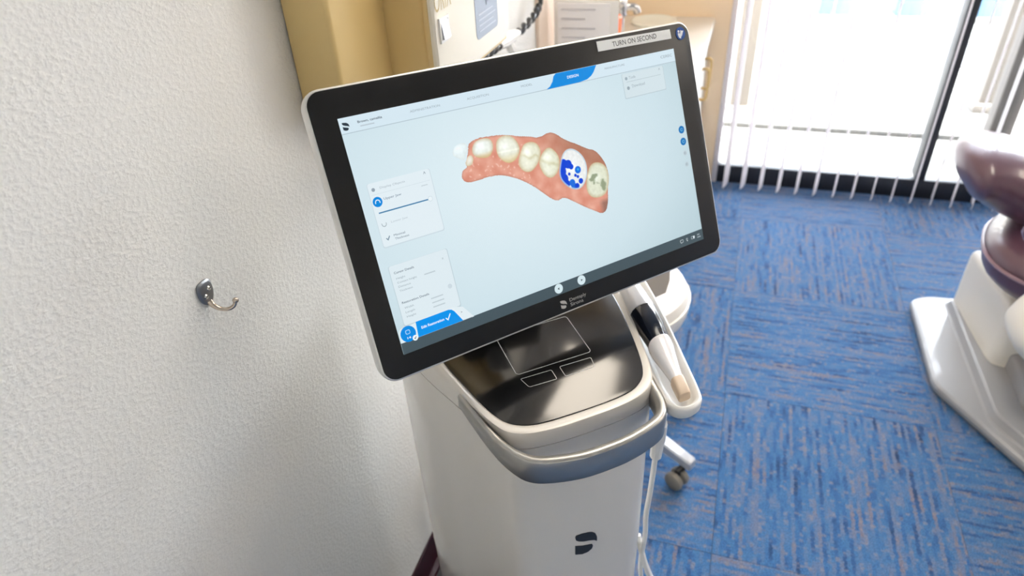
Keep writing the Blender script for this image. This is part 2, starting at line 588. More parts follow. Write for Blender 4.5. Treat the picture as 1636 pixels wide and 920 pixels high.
bm = bmesh.new()
prism(bm, rrect(-.05, .05, -.05, .05, .008, 3), .012, 2.75)
obj('shaft', bm, M['taupe'], p)
obj('foot', bbox((-.075, -.075, 0), (.075, .075, .012), .003), M['taupe'], p)
for x, y, lab in ((1.275, 6.75, 'pale blue block outside, nearest the left blind slats'), (1.87, 6.75, 'pale blue block outside, middle of the three'), (2.47, 6.75, 'pale blue block outside, beside the black mullion')):
    p = empty('parking_block', (x, y, -.02))
    tag(p, lab, 'bollard', 'blue blocks outside')
    bm = bmesh.new()
    prism(bm, rrect(-.13, .13, -.12, .12, .02, 3), 0, .42, .02, 2, True)
    obj('body', bm, M['blue_paint'], p)
    bm = bmesh.new()
    prism(bm, rrect(-.16, .16, -.15, .15, .02, 3), 0, .04, .01, 2, True)
    obj('foot', bm, M['concrete'], p)

# ------------------------------------------------------------------ vertical blind
bl = empty('vertical_blind', (.5, 3.11, 0))
tag(bl, 'white vertical blind with open slats hanging before the window', 'blind')
obj('head_rail', bbox((0, -.02, 2.34), (3.4, .025, 2.38), .004), M['white_satin'], bl)
slat_bm = bmesh.new()
sec = [(-.0445, 0), (-.022, .0045), (0, .006), (.022, .0045), (.0445, 0)]
ring = [(s, t + .0005) for s, t in sec] + [(s, t - .0005) for s, t in sec[::-1]]
loft(slat_bm, [[(t, s, z) for s, t in ring] for z in (.028, 2.34)])
sl0 = obj('slat', slat_bm, M['slat'], bl)
for k in range(42):
    s = sl0 if k == 0 else sl0.copy()
    if k:
        link(s, bl)
    s.location = (.068 + k * .0795, 0, random.uniform(-.002, .002))
    s.rotation_euler = (0, 0, R(-13 + random.uniform(-2.5, 2.5)))

# ------------------------------------------------------------------ dental scanner cart
CAZ = R(40)
CO = Vector((.417 + .0125 * math.cos(CAZ), .617 + .0125 * math.sin(CAZ), 0))
KS = .966
CO = Vector((.56, 0, 1.5)) + (CO - Vector((.56, 0, 1.5))) * KS
ZF = -CO.z / KS                          # floor level in the cart's own frame
cart = empty('dental_scanner_cart', CO, CAZ)
cart.scale = (KS, KS, KS)
tag(cart, 'white dental imaging cart with tilted touchscreen monitor and silver handle', 'medical cart')
TILT = math.tan(R(6))
def mirror(half):
    """half outline from front centre to back centre, mirrored (counter-clockwise)"""
    return [(x, y) for x, y in half] + [(-x, y) for x, y in half[::-1] if abs(x) > 1e-6]
def dense(half, n=5):
    c = catmull([Vector((x, y, 0)) for x, y in half], n)
    return mirror([(max(0, p.x) if k not in (0, len(c) - 1) else 0, p.y) for k, p in enumerate(c)])
body_half = [(0, -.014), (.045, -.0125), (.082, -.007), (.102, .003), (.113, .02), (.127, .055), (.146, .11), (.163, .16), (.175, .21), (.18, .27), (.177, .335), (.16, .385), (.11, .415), (.05, .42), (0, .42)]
rim_half = [(0, -.0125), (.045, -.0115), (.08, -.006), (.101, .004), (.113, .018), (.124, .045), (.136, .09), (.148, .14), (.158, .19), (.164, .25), (.163, .31), (.148, .36), (.10, .39), (.05, .395), (0, .395)]
panel_half = [(0, .001), (.045, .002), (.075, .0065), (.096, .018), (.108, .034), (.118, .06), (.129, .10), (.141, .15), (.149, .20), (.152, .235), (.146, .262), (.125, .275), (.09, .279), (.045, .28), (0, .28)]
B, RM, PN = dense(body_half), dense(rim_half), dense(panel_half)
def zt(y):
    return .868 + TILT * y
def scaled(o, s, z, cy=.2):
    return [(x * s, cy + (y - cy) * s, z) for x, y in o]
bm = bmesh.new()
loft(bm, [scaled(B, .93, .03), scaled(B, .955, .04), scaled(B, .965, .08), scaled(B, .985, .3), scaled(B, 1, .55), scaled(B, 1, .75)] +
     [[(b[0], b[1], .84 + TILT * b[1] * .4) for b in B], [(b[0] * .998, b[1] * .998, .8415 + TILT * b[1] * .4) for b in B]])
obj('body', bm, M['white_gloss'], cart, angle=50)
bm = bmesh.new()
rings = []
def mix(a, b, t):
    return [(p[0] * (1 - t) + q[0] * t, p[1] * (1 - t) + q[1] * t) for p, q in zip(a, b)]
base_o = [(b[0] * .997, b[1] * .998) for b in B]
for t, dz in ((0, None), (.03, None), (.25, .8), (.6, .94), (.88, .985), (1, 1)):
    o = mix(base_o, RM, t)
    ring = []
    for (x, y), bq in zip(o, B):
        zlo = .8430 + TILT * bq[1] * .4
        zhi = zt(y) + .001
        ring.append((x, y, zlo + (0 if t == 0 else .0035) if dz is None else zlo + (zhi - zlo) * dz))
    rings.append(ring)
ins = [(p.x, p.y) for p in inset([Vector(p) for p in RM], .003)]
rings.append([(x, y, zt(y) + .0018) for x, y in ins])
rings.append([(x, y, zt(y) - .0006) for x, y in [(p.x, p.y) for p in inset([Vector(p) for p in PN], -.0016)]])
loft(bm, rings, cap0=True, cap1=True)
shell = obj('top_shell', bm, M['white_gloss'], cart, angle=40)
bm = bmesh.new()
p2 = [(p.x, p.y) for p in inset([Vector(p) for p in PN], .0012)]
loft(bm, [[(x, y, zt(y) - .0006) for x, y in PN], [(x, y, zt(y) + .0003) for x, y in PN], [(x, y, zt(y) + .0008) for x, y in p2]])
panel = obj('touch_panel', bm, M['black_glass'], cart, angle=40)
def outline_strip(name, pts, w, parent, m, zoff=.0011):
    P = [Vector(p) for p in pts]
    q = inset(P, w)
    bm = bmesh.new()
    a = [bm.verts.new((p.x, p.y, zt(p.y) + zoff)) for p in P]
    b = [bm.verts.new((p.x, p.y, zt(p.y) + zoff)) for p in q]
    for i in range(len(P)):
        j = (i + 1) % len(P)
        bm.faces.new((a[i], a[j], b[j], b[i]))
    return obj(name, bm, m, parent, smooth=False)
outline_strip('touchpad_outline', rrect(-.057, .0585, .0905, .172, .005), .0009, panel, M['line_ink'])
def rp(pts, r=.003):
    out = []
    P = [Vector(p) for p in pts]
    for i, p in enumerate(P):
        a = (P[i - 1] - p).normalized(); b = (P[(i + 1) % len(P)] - p).normalized()
        for t in (0, .25, .5, .75, 1):
            out.append(tuple((p + a * r) * (1 - t) ** 2 + p * 2 * t * (1 - t) + (p + b * r) * t * t))
    return out
outline_strip('button_outline', rp([(-.050, .064), (-.0085, .0625), (-.0085, .0815), (-.0555, .0825)]), .0008, panel, M['line_ink'])
outline_strip('button_outline', rp([(.0035, .0625), (.0495, .063), (.0525, .0815), (.0035, .0825)]), .0008, panel, M['line_ink'])

# silver push handle
hp = catmull([Vector(p) for p in [(-.1425, .092, 0), (-.136, .062, 0), (-.126, .018, 0), (-.111, -.023, 0), (-.089, -.048, 0), (-.042, -.063, 0), (0, -.066, 0), (.042, -.063, 0), (.087, -.050, 0), (.106, -.030, 0), (.1135, -.008, 0), (.1165, .012, 0), (.120, .034, 0)]], 6)
bm = bmesh.new()
rings = []
n = len(hp)
for i, p in enumerate(hp):
    t = (hp[min(i + 1, n - 1)] - hp[max(i - 1, 0)]).normalized()
    nr = Vector((t.y, -t.x, 0))         # outward
    s = i / (n - 1)
    h = .0375 * (1 if s > .28 else .5 + .5 * (s / .28) ** .8)
    w = .0150 * (1 if s > .3 else .35 + .65 * s / .3)
    top = .862 + max(0, p.y) * .14
    pr = [(0, 0), (-.0012, .0028), (-.005, .0012 + .0028), (-w * .75, .0022), (-w, -.004), (-w, -h * .55), (-w * .8, -h * .82), (-w * .4, -h), (-.002, -h), (0, -h + .002)]
    rings.append([(p.x + nr.x * a, p.y + nr.y * a, top - .003 + b) for a, b in pr])
loft(bm, rings)
obj('handle', bm, M['silver'], cart, angle=50)

# scanner cradle tray on the right side
tray_o = [(p.x, p.y) for p in chaikin([Vector(p) for p in [(.246, .272), (.2335, .212), (.2155, .144), (.1795, .028), (.1635, -.024), (.1545, -.042), (.134, -.050), (.1135, -.043), (.1055, -.022), (.1125, .016), (.128, .07), (.150, .15), (.165, .216), (.172, .285), (.215, .315)]], 2)]
def tr(ins, z):
    return [(p.x, p.y, z) for p in inset([Vector(p) for p in tray_o], ins)]
bm = bmesh.new()
loft(bm, [tr(.012, .836), tr(.004, .8395), tr(.0005, .845), tr(0, .856), tr(.0015, .8595), tr(.004, .8605), tr(.0075, .8585), tr(.0105, .853), tr(.014, .8475), tr(.02, .846)])
tray = obj('scanner_cradle', bm, M['white_satin'], cart, angle=50)
bm = bmesh.new()
box(bm, (.08, .02, .79), (.15, .23, .845), .02, 3)
obj('cradle_bracket', bm, M['white_satin'], cart)

# logo mark on the front
UPL = [(-19.6, 630.0), (-18.5, 634.4), (-8.5, 634.0), (2.2, 631.6), (8.9, 628.1), (13.9, 622.2), (16.5, 613.7), (16.8, 602.5), (12.1, 607.3), (3.8, 611.3), (-5.6, 614.1), (-14.2, 619.2), (-18.5, 624.0)]
LOL = [(-19.5, 610.2), (-8.2, 604.7), (2.6, 601.4), (8.7, 599.0), (10.1, 595.0), (8.3, 588.5), (1.5, 584.1), (-8.0, 584.2), (-19.4, 590.0)]
for L_ in (UPL, LOL):
    bm = bmesh.new()
    loft(bm, [[(x / 1000, y, z / 1000) for x, z in L_] for y in (-.0135, -.0149)])
    obj('logo_mark', bm, M['dark_mark'], cart, smooth=False)

# base, casters
bm = bmesh.new()
prism(bm, [(x * 1.02, .2 + (y - .2) * 1.02) for x, y in B], ZF + .045, ZF + .09, .012, 3)
base = obj('base', bm, M['chair_grey'], cart)
for x, y in ((-.12, .06), (.12, .06), (-.13, .36), (.13, .36)):
    bm = bmesh.new()
    lathe(bm, [(.012, -.011), (.0225, -.009), (.0225, .009), (.012, .011)], (x, y, ZF + .0226), 20, 'x')
    obj('caster', bm, M['dark'], cart)

# scanner plug and white cable hanging at the right side
bm = bmesh.new()
tube(bm, [(.130, .012, .80), (.1305, .013, .775), (.131, .014, .7745)], [.0085, .0085, .011])
tube(bm, [(.131, .014, .7745), (.132, .016, .738), (.1322, .0165, .737), (.132, .018, .702), (.132, .0185, .698)], [.011, .011, .0098, .009, .005])
obj('cable_plug', bm, M['white_satin'], cart)
bm = bmesh.new()
cp = catmull([(.132, .0185, .699), (.132, .02, .66), (.1285, .018, .62), (.122, .014, .57), (.124, .014, .52), (.122, .016, .46), (.126, .018, .40), (.14, .01, .30), (.17, -.01, .17), (.2, -.02, .02), (.23, .02, ZF + .006), (.24, .1, ZF + .006)], 6)
tube(bm, cp, .0042, 8)
obj('scanner_cable', bm, M['white_satin'], cart)
bm = bmesh.new()
tube(bm, catmull([(.121, .03, .50), (.124, .012, .455), (.135, .006, .41), (.152, -.002, .36), (.17, -.012, .28), (.20, -.03, .12), (.24, -.05, ZF + .007), (.3, -.02, ZF + .007)], 6), .0055, 8)
obj('mains_cable', bm, M['white_satin'], cart)
# neck that carries the monitor
bm = bmesh.new()
tube(bm, [(-.03, .33, 1.06), (-.045, .25, 1.12)], .032, 16)
obj('monitor_neck', bm, M['white_satin'], cart)

bm = bmesh.new()
box(bm, (-.12, .285, .87), (.09, .335, 1.10), .015, 3)
obj('monitor_support', bm, M['dark'], cart)
# ------------------------------------------------------------------ monitor (a part of the cart, its screen content as sub-parts)
ex = Vector((.6404844, .76720928, -.03420015))
eyd = Vector((.2665884, -.26387678, -.92698418))
nz = -ex.cross(eyd)
P0 = Vector((-.39350911 + .56, .59350702, 1.30562671 - .05))      # upper left corner of the lit area
mw = Matrix(((ex.x, -eyd.x, nz.x, P0.x), (ex.y, -eyd.y, nz.y, P0.y), (ex.z, -eyd.z, nz.z, P0.z), (0, 0, 0, 1)))
cm = Matrix.Translation(CO) @ Matrix.Rotation(CAZ, 4, 'Z') @ Matrix.Scale(KS, 4)
def q(x, y):
    return (x / 1000, -y / 1000)
def qr(x0, x1, y0, y1, r, seg=8):
    return rrect(x0 / 1000, x1 / 1000, -y1 / 1000, -y0 / 1000, r / 1000, seg)
bm = bmesh.new()
oo = [Vector(p) for p in qr(-30.2, 510.6, -33.3, 296, 19)]
def mr_(ins, z):
    return [(p.x, p.y, z) for p in inset(oo, ins)]
loft(bm, [mr_(.016, -.044), mr_(.008, -.040), mr_(.003, -.030), mr_(.0006, -.018), mr_(0, -.009), mr_(.0002, -.0032), mr_(.0012, -.0016), mr_(.0024, -.0012)])
mon = obj('monitor', bm, M['rim_silver'], cart, angle=40)
mon.matrix_local = cm.inverted() @ mw
mon['label'] = 'black bezel touchscreen monitor with silver rim, tilted back'
bm = bmesh.new()
prism(bm, qr(-27.6, 508.2, -30.7, 293.4, 16.5), -.0025, -.0006, .0006, 2, True)
obj('bezel_glass', bm, M['bezel_glass'], mon)

SCREENK = .885
def screen_bg():
    m = lit('screen_background', (222, 236, 242), SCREENK)
    nt = m.node_tree; b = nt.nodes['Principled BSDF']; L = nt.links.new
    tc = nt.nodes.new('ShaderNodeTexCoord')
    mp = nt.nodes.new('ShaderNodeMapping'); mp.vector_type = 'TEXTURE'
    mp.inputs['Location'].default_value = (.19, -.10, 0); mp.inputs['Scale'].default_value = (.40, .26, 1)
    L(tc.outputs['Object'], mp.inputs['Vector'])
    gr = nt.nodes.new('ShaderNodeTexGradient'); gr.gradient_type = 'SPHERICAL'
    L(mp.outputs[0], gr.inputs[0])
    cr = nt.nodes.new('ShaderNodeValToRGB')
    cr.color_ramp.elements[0].position = 0; cr.color_ramp.elements[0].color = lin((176, 200, 208))
    cr.color_ramp.elements[1].position = .85; cr.color_ramp.elements[1].color = lin((222, 238, 244))
    e = cr.color_ramp.elements.new(.4); e.color = lin((206, 226, 234))
    L(gr.outputs[0], cr.inputs[0])
    L(cr.outputs[0], b.inputs['Emission Color'])
    return m
LM = {}
def lm(rgb):
    if rgb not in LM:
        LM[rgb] = lit('screen_colour', rgb, SCREENK)
    return LM[rgb]
def ui(name, pts, rgb, layer=1):
    return obj(name, plate(pts, layer * .00016, .00008), rgb if not isinstance(rgb, tuple) else lm(rgb), mon, smooth=False)
obj('screen', plate(qr(0, 476, 0, 268, .5, 1), 0, .0004), screen_bg(), mon, smooth=False)
def say(s, x, y, w, rgb, layer=3, h=None, bold=0, m=None, name='screen_text'):
    bm = text_bm(s, w / 1000, (h / 1000 if h else None), (x / 1000, -y / 1000), layer * .00016, bold=bold)
    return obj(name, bm, m or lm(rgb), mon, smooth=False)
def bar(x, y, w, h, rgb, layer=4):
    return ui('blurred_text', [q(x, y - h), q(x, y), q(x + w, y), q(x + w, y - h)], rgb, layer)
# header
ui('header_bar', [q(0, 0), q(0, 16.4), q(476, 16.4), q(476, 0)], (214, 232, 242))
ui('header_line', [q(0, 16.2), q(0, 17), q(476, 17), q(476, 16.2)], (176, 194, 204), 2)
for L_ in (UPL, LOL):
    ui('header_logo', [q(7 + x * .20, 9.3 - (z - 609) * .17) for x, z in L_], (44, 56, 68), 2)
    obj('bezel_logo', plate([q(222.6 + x * .255, 282.6 - (z - 609) * .22) for x, z in L_], .0002, .0006), M['pale_ink'], mon, smooth=False)
say('Brown, camellia', 20, 8.4, 28, (70, 84, 98), h=2.6, bold=.012)
bar(22, 12.4, 16, 1.2, (186, 200, 210), 3)
say('ADMINISTRATION', 81, 9.4, 37, (150, 164, 174), h=2.6)
say('ACQUISITION', 153, 9.0, 29, (150, 164, 174), h=2.6)
say('MODEL', 227.5, 8.0, 16, (150, 164, 174), h=2.6)
tabp = [q(280, .3), q(343, .3), q(337, 8), q(332, 12), q(325, 15), q(312, 16.6), q(262, 16.6), q(268, 14), q(273, 9), q(276, 3)]
ui('design_tab', tabp, (6, 140, 226), 2)
say('DESIGN', 295.5, 9.2, 17.5, (236, 246, 255), h=3.3, bold=.02)
say('MANUFACTURE', 355, 8.2, 33, (150, 164, 174), h=2.6)
say('CEREC', 450.5, 9.4, 20.5, (140, 154, 164), h=3.6)
# tool box upper right
ui('tool_card_shadow', qr(379.8, 452, 18.2, 50.2, 2), (186, 204, 212), 2)
ui('tool_card', qr(380.6, 451.2, 18.4, 49.2, 2), (212, 227, 233), 3)
ui('tool_line', [q(386, 29), q(386, 29.6), q(446, 29.6), q(446, 29)], (178, 196, 204), 4)
ui('tool_icon', circle(.3865, -.0248, .0021), (160, 176, 186), 4)
say('Tools', 391, 26, 11, (150, 166, 176), 4)
ui('tool_icon', circle(.3875, -.0372, .0023), (150, 166, 176), 4)
say('Download', 394, 37.4, 22, (150, 166, 176), 4)
say('^', 443, 25.5, 3, (150, 166, 176), 4)
# object card
ui('object_card_shadow', qr(10.6, 87, 72.6, 145, 2.5), (204, 220, 228), 2)
ui('object_card', qr(11.4, 86, 72.6, 143.6, 2.5), (226, 238, 244), 3)
ui('object_icon', circle(.0168, -.080, .0021, 12), (150, 164, 176), 4)
say('Display Objects', 24.5, 80.6, 30, (168, 182, 192), 4, h=2.4)
ui('object_line', [q(14, 85.2), q(14, 85.6), q(84, 85.6), q(84, 85.2)], (206, 220, 228), 4)
say('^', 78, 79.5, 3, (130, 146, 158), 4)
ui('jaw_icon', circle(.018, -.0937, .0056), (12, 138, 222), 4)
arch = [(.018 + .0031 * math.cos(R(a)), -.0943 + .0034 * math.sin(R(a))) for a in range(-20, 201, 20)]
arch2 = [(.018 + .0021 * math.cos(R(a)), -.0943 + .0023 * math.sin(R(a))) for a in range(200, -21, -20)]
ui('jaw_icon_arch', arch + arch2, (228, 242, 252), 5)
say('Upper Jaw', 25.6, 93.2, 21, (96, 122, 146), 4, h=2.7)
bar(72, 90, 8, 1.2, (200, 213, 220))
ui('slider_track', [q(16, 105.2), q(16, 106.6), q(76.5, 106.6), q(76.5, 105.2)], (64, 128, 172), 4)
ui('slider_knob', circle(.0788, -.1057, .0031), (206, 222, 230), 4)
ui('slider_knob_face', circle(.0788, -.1057, .0024), (234, 244, 248), 5)
arc3 = [(.0185 + .003 * math.cos(R(a)), -.1185 + .0034 * math.sin(R(a))) for a in range(160, 381, 20)]
arc4 = [(.0185 + .0022 * math.cos(R(a)), -.1185 + .0024 * math.sin(R(a))) for a in range(380, 159, -20)]
ui('lower_jaw_icon', arc3 + arc4, (168, 182, 190), 4)
say('Lower Jaw', 27, 119.6, 20, (186, 200, 208), 4, h=2.5)
ui('check_mark', [q(16.2, 135), q(16.9, 134.2), q(18.2, 135.8), q(20.6, 132.4), q(21.4, 133), q(18.3, 137.4)], (104, 128, 148), 4)
say('Minimal', 25.8, 134.8, 13.6, (96, 116, 134), 4, h=2.5)
say('Thickness', 26.2, 139, 17, (96, 116, 134), 4, h=2.5)
# detail card
ui('detail_card_shadow', qr(9.2, 83.6, 165.6, 237.4, 2.5), (192, 210, 218), 2)
ui('detail_card', qr(10, 82.6, 165.8, 235.8, 2.5), (222, 235, 241), 3)
say('Cursor Details', 14.3, 175.6, 24.5, (88, 106, 122), 4, h=2.6, bold=.008)
for k, s in enumerate(('Height', 'Contact height', 'Distance', 'Thickness')):
    say(s, 15.2, 182.2 + 4.9 * k, (11, 24, 15, 16)[k], (150, 166, 176), 4, h=2.3)
bar(48.5, 187.4, 14, 1.4, (192, 206, 213))
say('x', 74, 176.6, 2.4, (170, 184, 192), 4)
say('Restoration Details', 14.1, 211, 34, (88, 106, 122), 4, h=2.6, bold=.008)
for k, (s, v) in enumerate((('Width', 0), ('Length', 0), ('Height', 0))):
    say(s, 15.4, 217.4 + 5.2 * k, 11.5, (150, 166, 176), 4, h=2.3)
    bar(49, 217 + 5.2 * k, 15.5, 1.4, (192, 206, 213))
ui('detail_badge', circle(.0755, -.2095, .0028), (204, 218, 226), 4)
# edit button
ui('step_tab', [q(1, 242), q(4, 238), q(60, 234.5), q(76, 235.5), q(85, 238.5), q(96, 254.6), q(1, 254.6)], (226, 238, 243), 3)
ui('edit_button', [q(23.6, 236), q(66, 235.8), q(70, 237), q(73, 240), q(81, 254.4), q(22.3, 254.4)], (0, 148, 238), 4)
say('Edit Restoration', 28.6, 246.2, 29.4, (240, 248, 255), 5, h=3.2, bold=.02)
ui('edit_check', [q(60, 244.6), q(60.8, 243.8), q(62.6, 246), q(66.6, 240.4), q(67.6, 241), q(62.7, 248)], (240, 248, 255), 5)
say('>', 80.5, 245.4, 2, (60, 76, 90), 5)
ui('tooth_button', circle(.0115, -.2462, .0094, 32), (0, 140, 230), 5)
outl = qr(8.6, 14.2, 241.4, 246.4, 1.6, 4)
inn = qr(9.2, 13.6, 242, 245.8, 1.2, 4)
ui('tooth_icon', outl, (200, 232, 250), 6)
ui('tooth_icon_inner', inn, (0, 140, 230), 7)
say('14', 9.2, 252, 4.4, (236, 246, 255), 6, h=2.6, bold=.02)
ui('step_badge', circle(.0183, -.2535, .0033), (238, 246, 250), 6)
ui('step_badge_check', [q(16.9, 253.6), q(17.5, 253), q(18, 253.7), q(19.4, 251.9), q(20, 252.3), q(18.1, 255)], (40, 60, 80), 7)
# task bar
ui('task_bar', [q(0, 254.3), q(0, 268), q(476, 268), q(476, 252.4)], (70, 86, 94), 3)
for x, s in ((219.3, 1), (255.8, -1)):
    ui('page_button', circle(x / 1000, -.2600, .0063, 28), (214, 232, 238), 4)
    ui('page_arrow', [q(x - 1.9 * s, 260), q(x + 1.3 * s, 258.3), q(x + .6 * s, 260), q(x + 1.3 * s, 261.7)], (36, 58, 70), 5)
ui('tray_icon', qr(431.5, 437.5, 257.4, 261.6, 1.2, 4), (196, 206, 210), 4)
ui('tray_icon_inner', qr(432.1, 436.9, 258, 261, .9, 4), (70, 86, 94), 5)
ui('tray_icon_tail', [q(433, 261.4), q(435, 261.4), q(433.2, 263)], (196, 206, 210), 4)
ui('bulb_icon', circle(.4447, -.2592, .0016, 14), (196, 206, 210), 4)
ui('bulb_icon_inner', circle(.4447, -.2592, .0011, 14), (70, 86, 94), 5)
ui('bulb_icon_base', [q(444.1, 260.6), q(444.1, 262.4), q(445.3, 262.4), q(445.3, 260.6)], (196, 206, 210), 4)
ui('shield_icon', qr(452.6, 456.6, 257.8, 262, .8, 3), (170, 182, 188), 4)
ui('shield_icon_inner', qr(453.3, 455.9, 258.5, 261.3, .5, 3), (70, 86, 94), 5)
ui('shield_half', [q(456.4, 258), q(459.4, 258), q(459.4, 260.6), q(457.9, 262.4), q(456.4, 261)], (226, 234, 238), 4)
bar(464.6, 259.4, 4.6, 1.8, (150, 162, 168))
bar(464.2, 263, 6.6, 1.8, (150, 162, 168))
# round buttons at the right edge
for y, big in ((107.9, 1), (124.3, 1), (140.4, 0), (156.2, 0)):
    if big:
        ui('side_button', circle(.4670, -y / 1000, .0052, 28), (12, 116, 186), 2)
        ui('side_button_ring', circle(.4670, -y / 1000, .0022, 16), (120, 190, 230), 3)
        ui('side_button_core', circle(.4670, -y / 1000, .0014, 14), (12, 116, 186), 4)
    else:
        ui('side_button', circle(.4668, -y / 1000, .0036, 20), (192, 208, 216), 2)
        ui('side_button_ring', circle(.4668, -y / 1000, .0017, 14), (136, 154, 164), 3)
        ui('side_button_core', circle(.4668, -y / 1000, .0011, 14), (192, 208, 216), 4)
# stickers and lettering on the bezel
obj('label_tape', plate([q(350, -27.4), q(474.6, -25.4), q(475.2, -13.2), q(350.2, -15)], .0002, .0006), M['sticker'], mon, smooth=False)
say('TURN ON SECOND', 374.4, -17.4, 75, None, 1.6, h=6.4, m=M['dark_mark'], name='tape_lettering')
obj('round_badge', plate(circle(.4928, .0174, .0083, 36), .0002, .0006), M['badge_blue'], mon, smooth=False)
bx_, by_ = .4928, .0174
obj('badge_figure', plate(circle(bx_ - .0033, by_ + .0030, .0017, 16), .0003, .0001), M['white_ink'], mon, smooth=False)
obj('badge_figure', plate([(bx_ - .0052, by_ + .0006), (bx_ - .0028, by_ + .0010), (bx_ - .0010, by_ - .0004), (bx_ + .0006, by_ + .0044), (bx_ + .0024, by_ + .0030), (bx_ + .0056, by_ + .0032), (bx_ + .0022, by_ - .0026), (bx_ - .0002, by_ - .0048), (bx_ - .0006, by_ - .0066), (bx_ - .0034, by_ - .0056), (bx_ - .0046, by_ - .0030)], .0003, .0001), M['white_ink'], mon, smooth=False)
say('Dentsply', 232, 282.0, 26.5, None, 1.6, h=4.6, m=M['pale_ink'], name='brand_lettering')
say('Sirona', 232, 288.4, 20.5, None, 1.6, h=4.6, m=M['pale_ink'], name='brand_lettering')

# the jaw scan shown on the screen: one flat picture, coloured point by point
GUM = [(123.1,89.3),(127,83.8),(133.1,82.3),(133.2,75.9),(139.9,63.1),(141,56.2),(154.2,52.6),(170.4,53.9),(183.7,55),(199.9,58.7),(209.4,62.2),(224.6,65.4),(237.7,70.4),(251.7,65.8),(261.9,69.4),(274.2,80.5),(289.4,88.4),(306.4,99.2),(315.6,102),(324.9,113.7),(330,126.2),(330.6,141),(325,156),(322.2,171.8),(316.4,183.5),(307.7,185.3),(298.9,179.6),(283.2,169.7),(266.6,157.3),(255.1,149.5),(245.9,151.9),(238.2,148.6),(226.3,136.6),(214.6,125.2),(199.6,113.8),(184.2,105.5),(171.5,101),(158.2,100),(144.7,100.4),(133,100.9),(124.1,97.5)]
TEETH = [
    [(117.6,65.2),(122.4,56.4),(131.2,53.4),(139.6,55.2),(139.9,63.1),(135,69.1),(131.9,74.9),(123.7,69.4)],
    [(130.6,79.6),(136.2,70.8),(141.5,69.2),(144.3,74.1),(140.9,80.6),(135.6,82.2)],
    [(143.8,63.9),(150,56),(162,54.3),(171.3,57),(173.5,64.7),(170.7,72.1),(164.1,77.9),(152.8,76.3),(144.8,72.1)],
    [(175.6,69.5),(178.9,60.1),(190.1,56.6),(201.2,60.4),(207.3,70.6),(207.6,79.6),(200,88.3),(189.7,91.2),(180.6,86.1),(175.8,78.4)],
    [(209.6,78.5),(213.8,72.7),(224.7,71.7),(233.5,76.3),(236.5,86),(232.2,95.7),(224.8,103.1),(215.4,108.1),(205.5,104.6),(200.7,96),(202.9,87.5)],
    [(235.4,90.3),(245.2,84.1),(252.2,85.7),(259.9,95.9),(260,106.7),(254.8,116.4),(244.8,122.5),(235.5,118.7),(230.1,107.4),(229.7,98.2)],
    [(260.4,105.3),(269.1,93.3),(280.8,92),(292.4,100),(299.1,112.6),(298.6,126.8),(292.9,138.3),(283.2,145.5),(271.9,143.9),(260.6,135),(254.2,122.5)],
    [(299,125.3),(307.8,117.8),(319.6,118.9),(329.7,127.7),(330.6,141),(326.7,153.1),(319.2,162.7),(302.8,163.4),(292.6,155.9),(291.8,142.8)],
]
BLUE = [(264.2,109.2,6.70905),(260.2,117.7,6.70905),(260.6,127.2,7.28411),(271.4,110.9,5.75061),(275.2,114.9,3.83374),(263.7,134.2,5.36724),(272.2,134.8,4.79218),(284.3,121,4.98386),(273.8,139.9,4.79218),(285.6,135.7,3.83374),(278.6,140.3,3.83374),(270.2,123.2,2.30024),(279,126.9,2.30024),(282.3,129.3,2.30024)]

def poly_dist(px, py, poly):
    """signed distance, positive inside"""
    P = np.array(poly); Q = np.roll(P, -1, 0)
    d = np.full(px.shape, 1e9); ins_ = np.zeros(px.shape, bool)
    for (x0, y0), (x1, y1) in zip(P, Q):
        ex_, ey_ = x1 - x0, y1 - y0
        t = np.clip(((px - x0) * ex_ + (py - y0) * ey_) / (ex_ * ex_ + ey_ * ey_), 0, 1)
        d = np.minimum(d, np.hypot(px - x0 - t * ex_, py - y0 - t * ey_))
        c = ((y0 > py) != (y1 > py)) & (px < (x1 - x0) * (py - y0) / (y1 - y0 + 1e-12) + x0)
        ins_ ^= c
    return np.where(ins_, d, -d)
def smoothp(poly):
    return [tuple(p) for p in chaikin([Vector(p) for p in poly], 2)]
STEP = .62
gx = np.arange(115, 334, STEP); gy = np.arange(50, 188, STEP)
PX, PY = np.meshgrid(gx, gy)
def nz_(s, ox=0):
    return np.array([[noise.noise((x * s + ox, y * s, ox)) for x in gx] for y in gy])
N1, N2 = nz_(.09), nz_(.28, 9)
def c3(r, g, b):
    return np.array([r, g, b], float)
gd = poly_dist(PX, PY, smoothp(GUM))
img = np.zeros(PX.shape + (3,)); alpha = gd > 0
t = np.clip(gd / 14, 0, 1)
v = np.clip(.5 + .6 * N1 + .12 * N2, 0, 1)
img[:] = c3(216, 138, 116) * (1 - v[..., None]) + c3(236, 178, 158) * v[..., None]
img *= (.88 + .12 * np.clip(gd / 3, 0, 1))[..., None]
right = 1.5 * np.clip((PX - 225) / 60, 0, 1) * np.clip((128 - PY + (PX - 250) * .5) / 40, 0, 1)
img = img * (1 - .38 * right[..., None]) + c3(150, 104, 80) * (.38 * right[..., None])
rb = np.clip((PX - 306) / 8, 0, 1) * np.clip((PY - 166) / 6, 0, 1)
img = img * (1 - .7 * rb[..., None]) + c3(128, 92, 80) * (.7 * rb[..., None])
spark = (N2 > .42) & (gd > 2) & (PX < 215) & (PY > 70)
img[spark] = img[spark] * .5 + c3(250, 214, 200) * .5
cols = [c3(230, 241, 240), c3(236, 234, 220), c3(236, 241, 232), c3(236, 238, 222), c3(234, 234, 212), c3(232, 234, 212), c3(238, 241, 240), c3(226, 230, 208)]
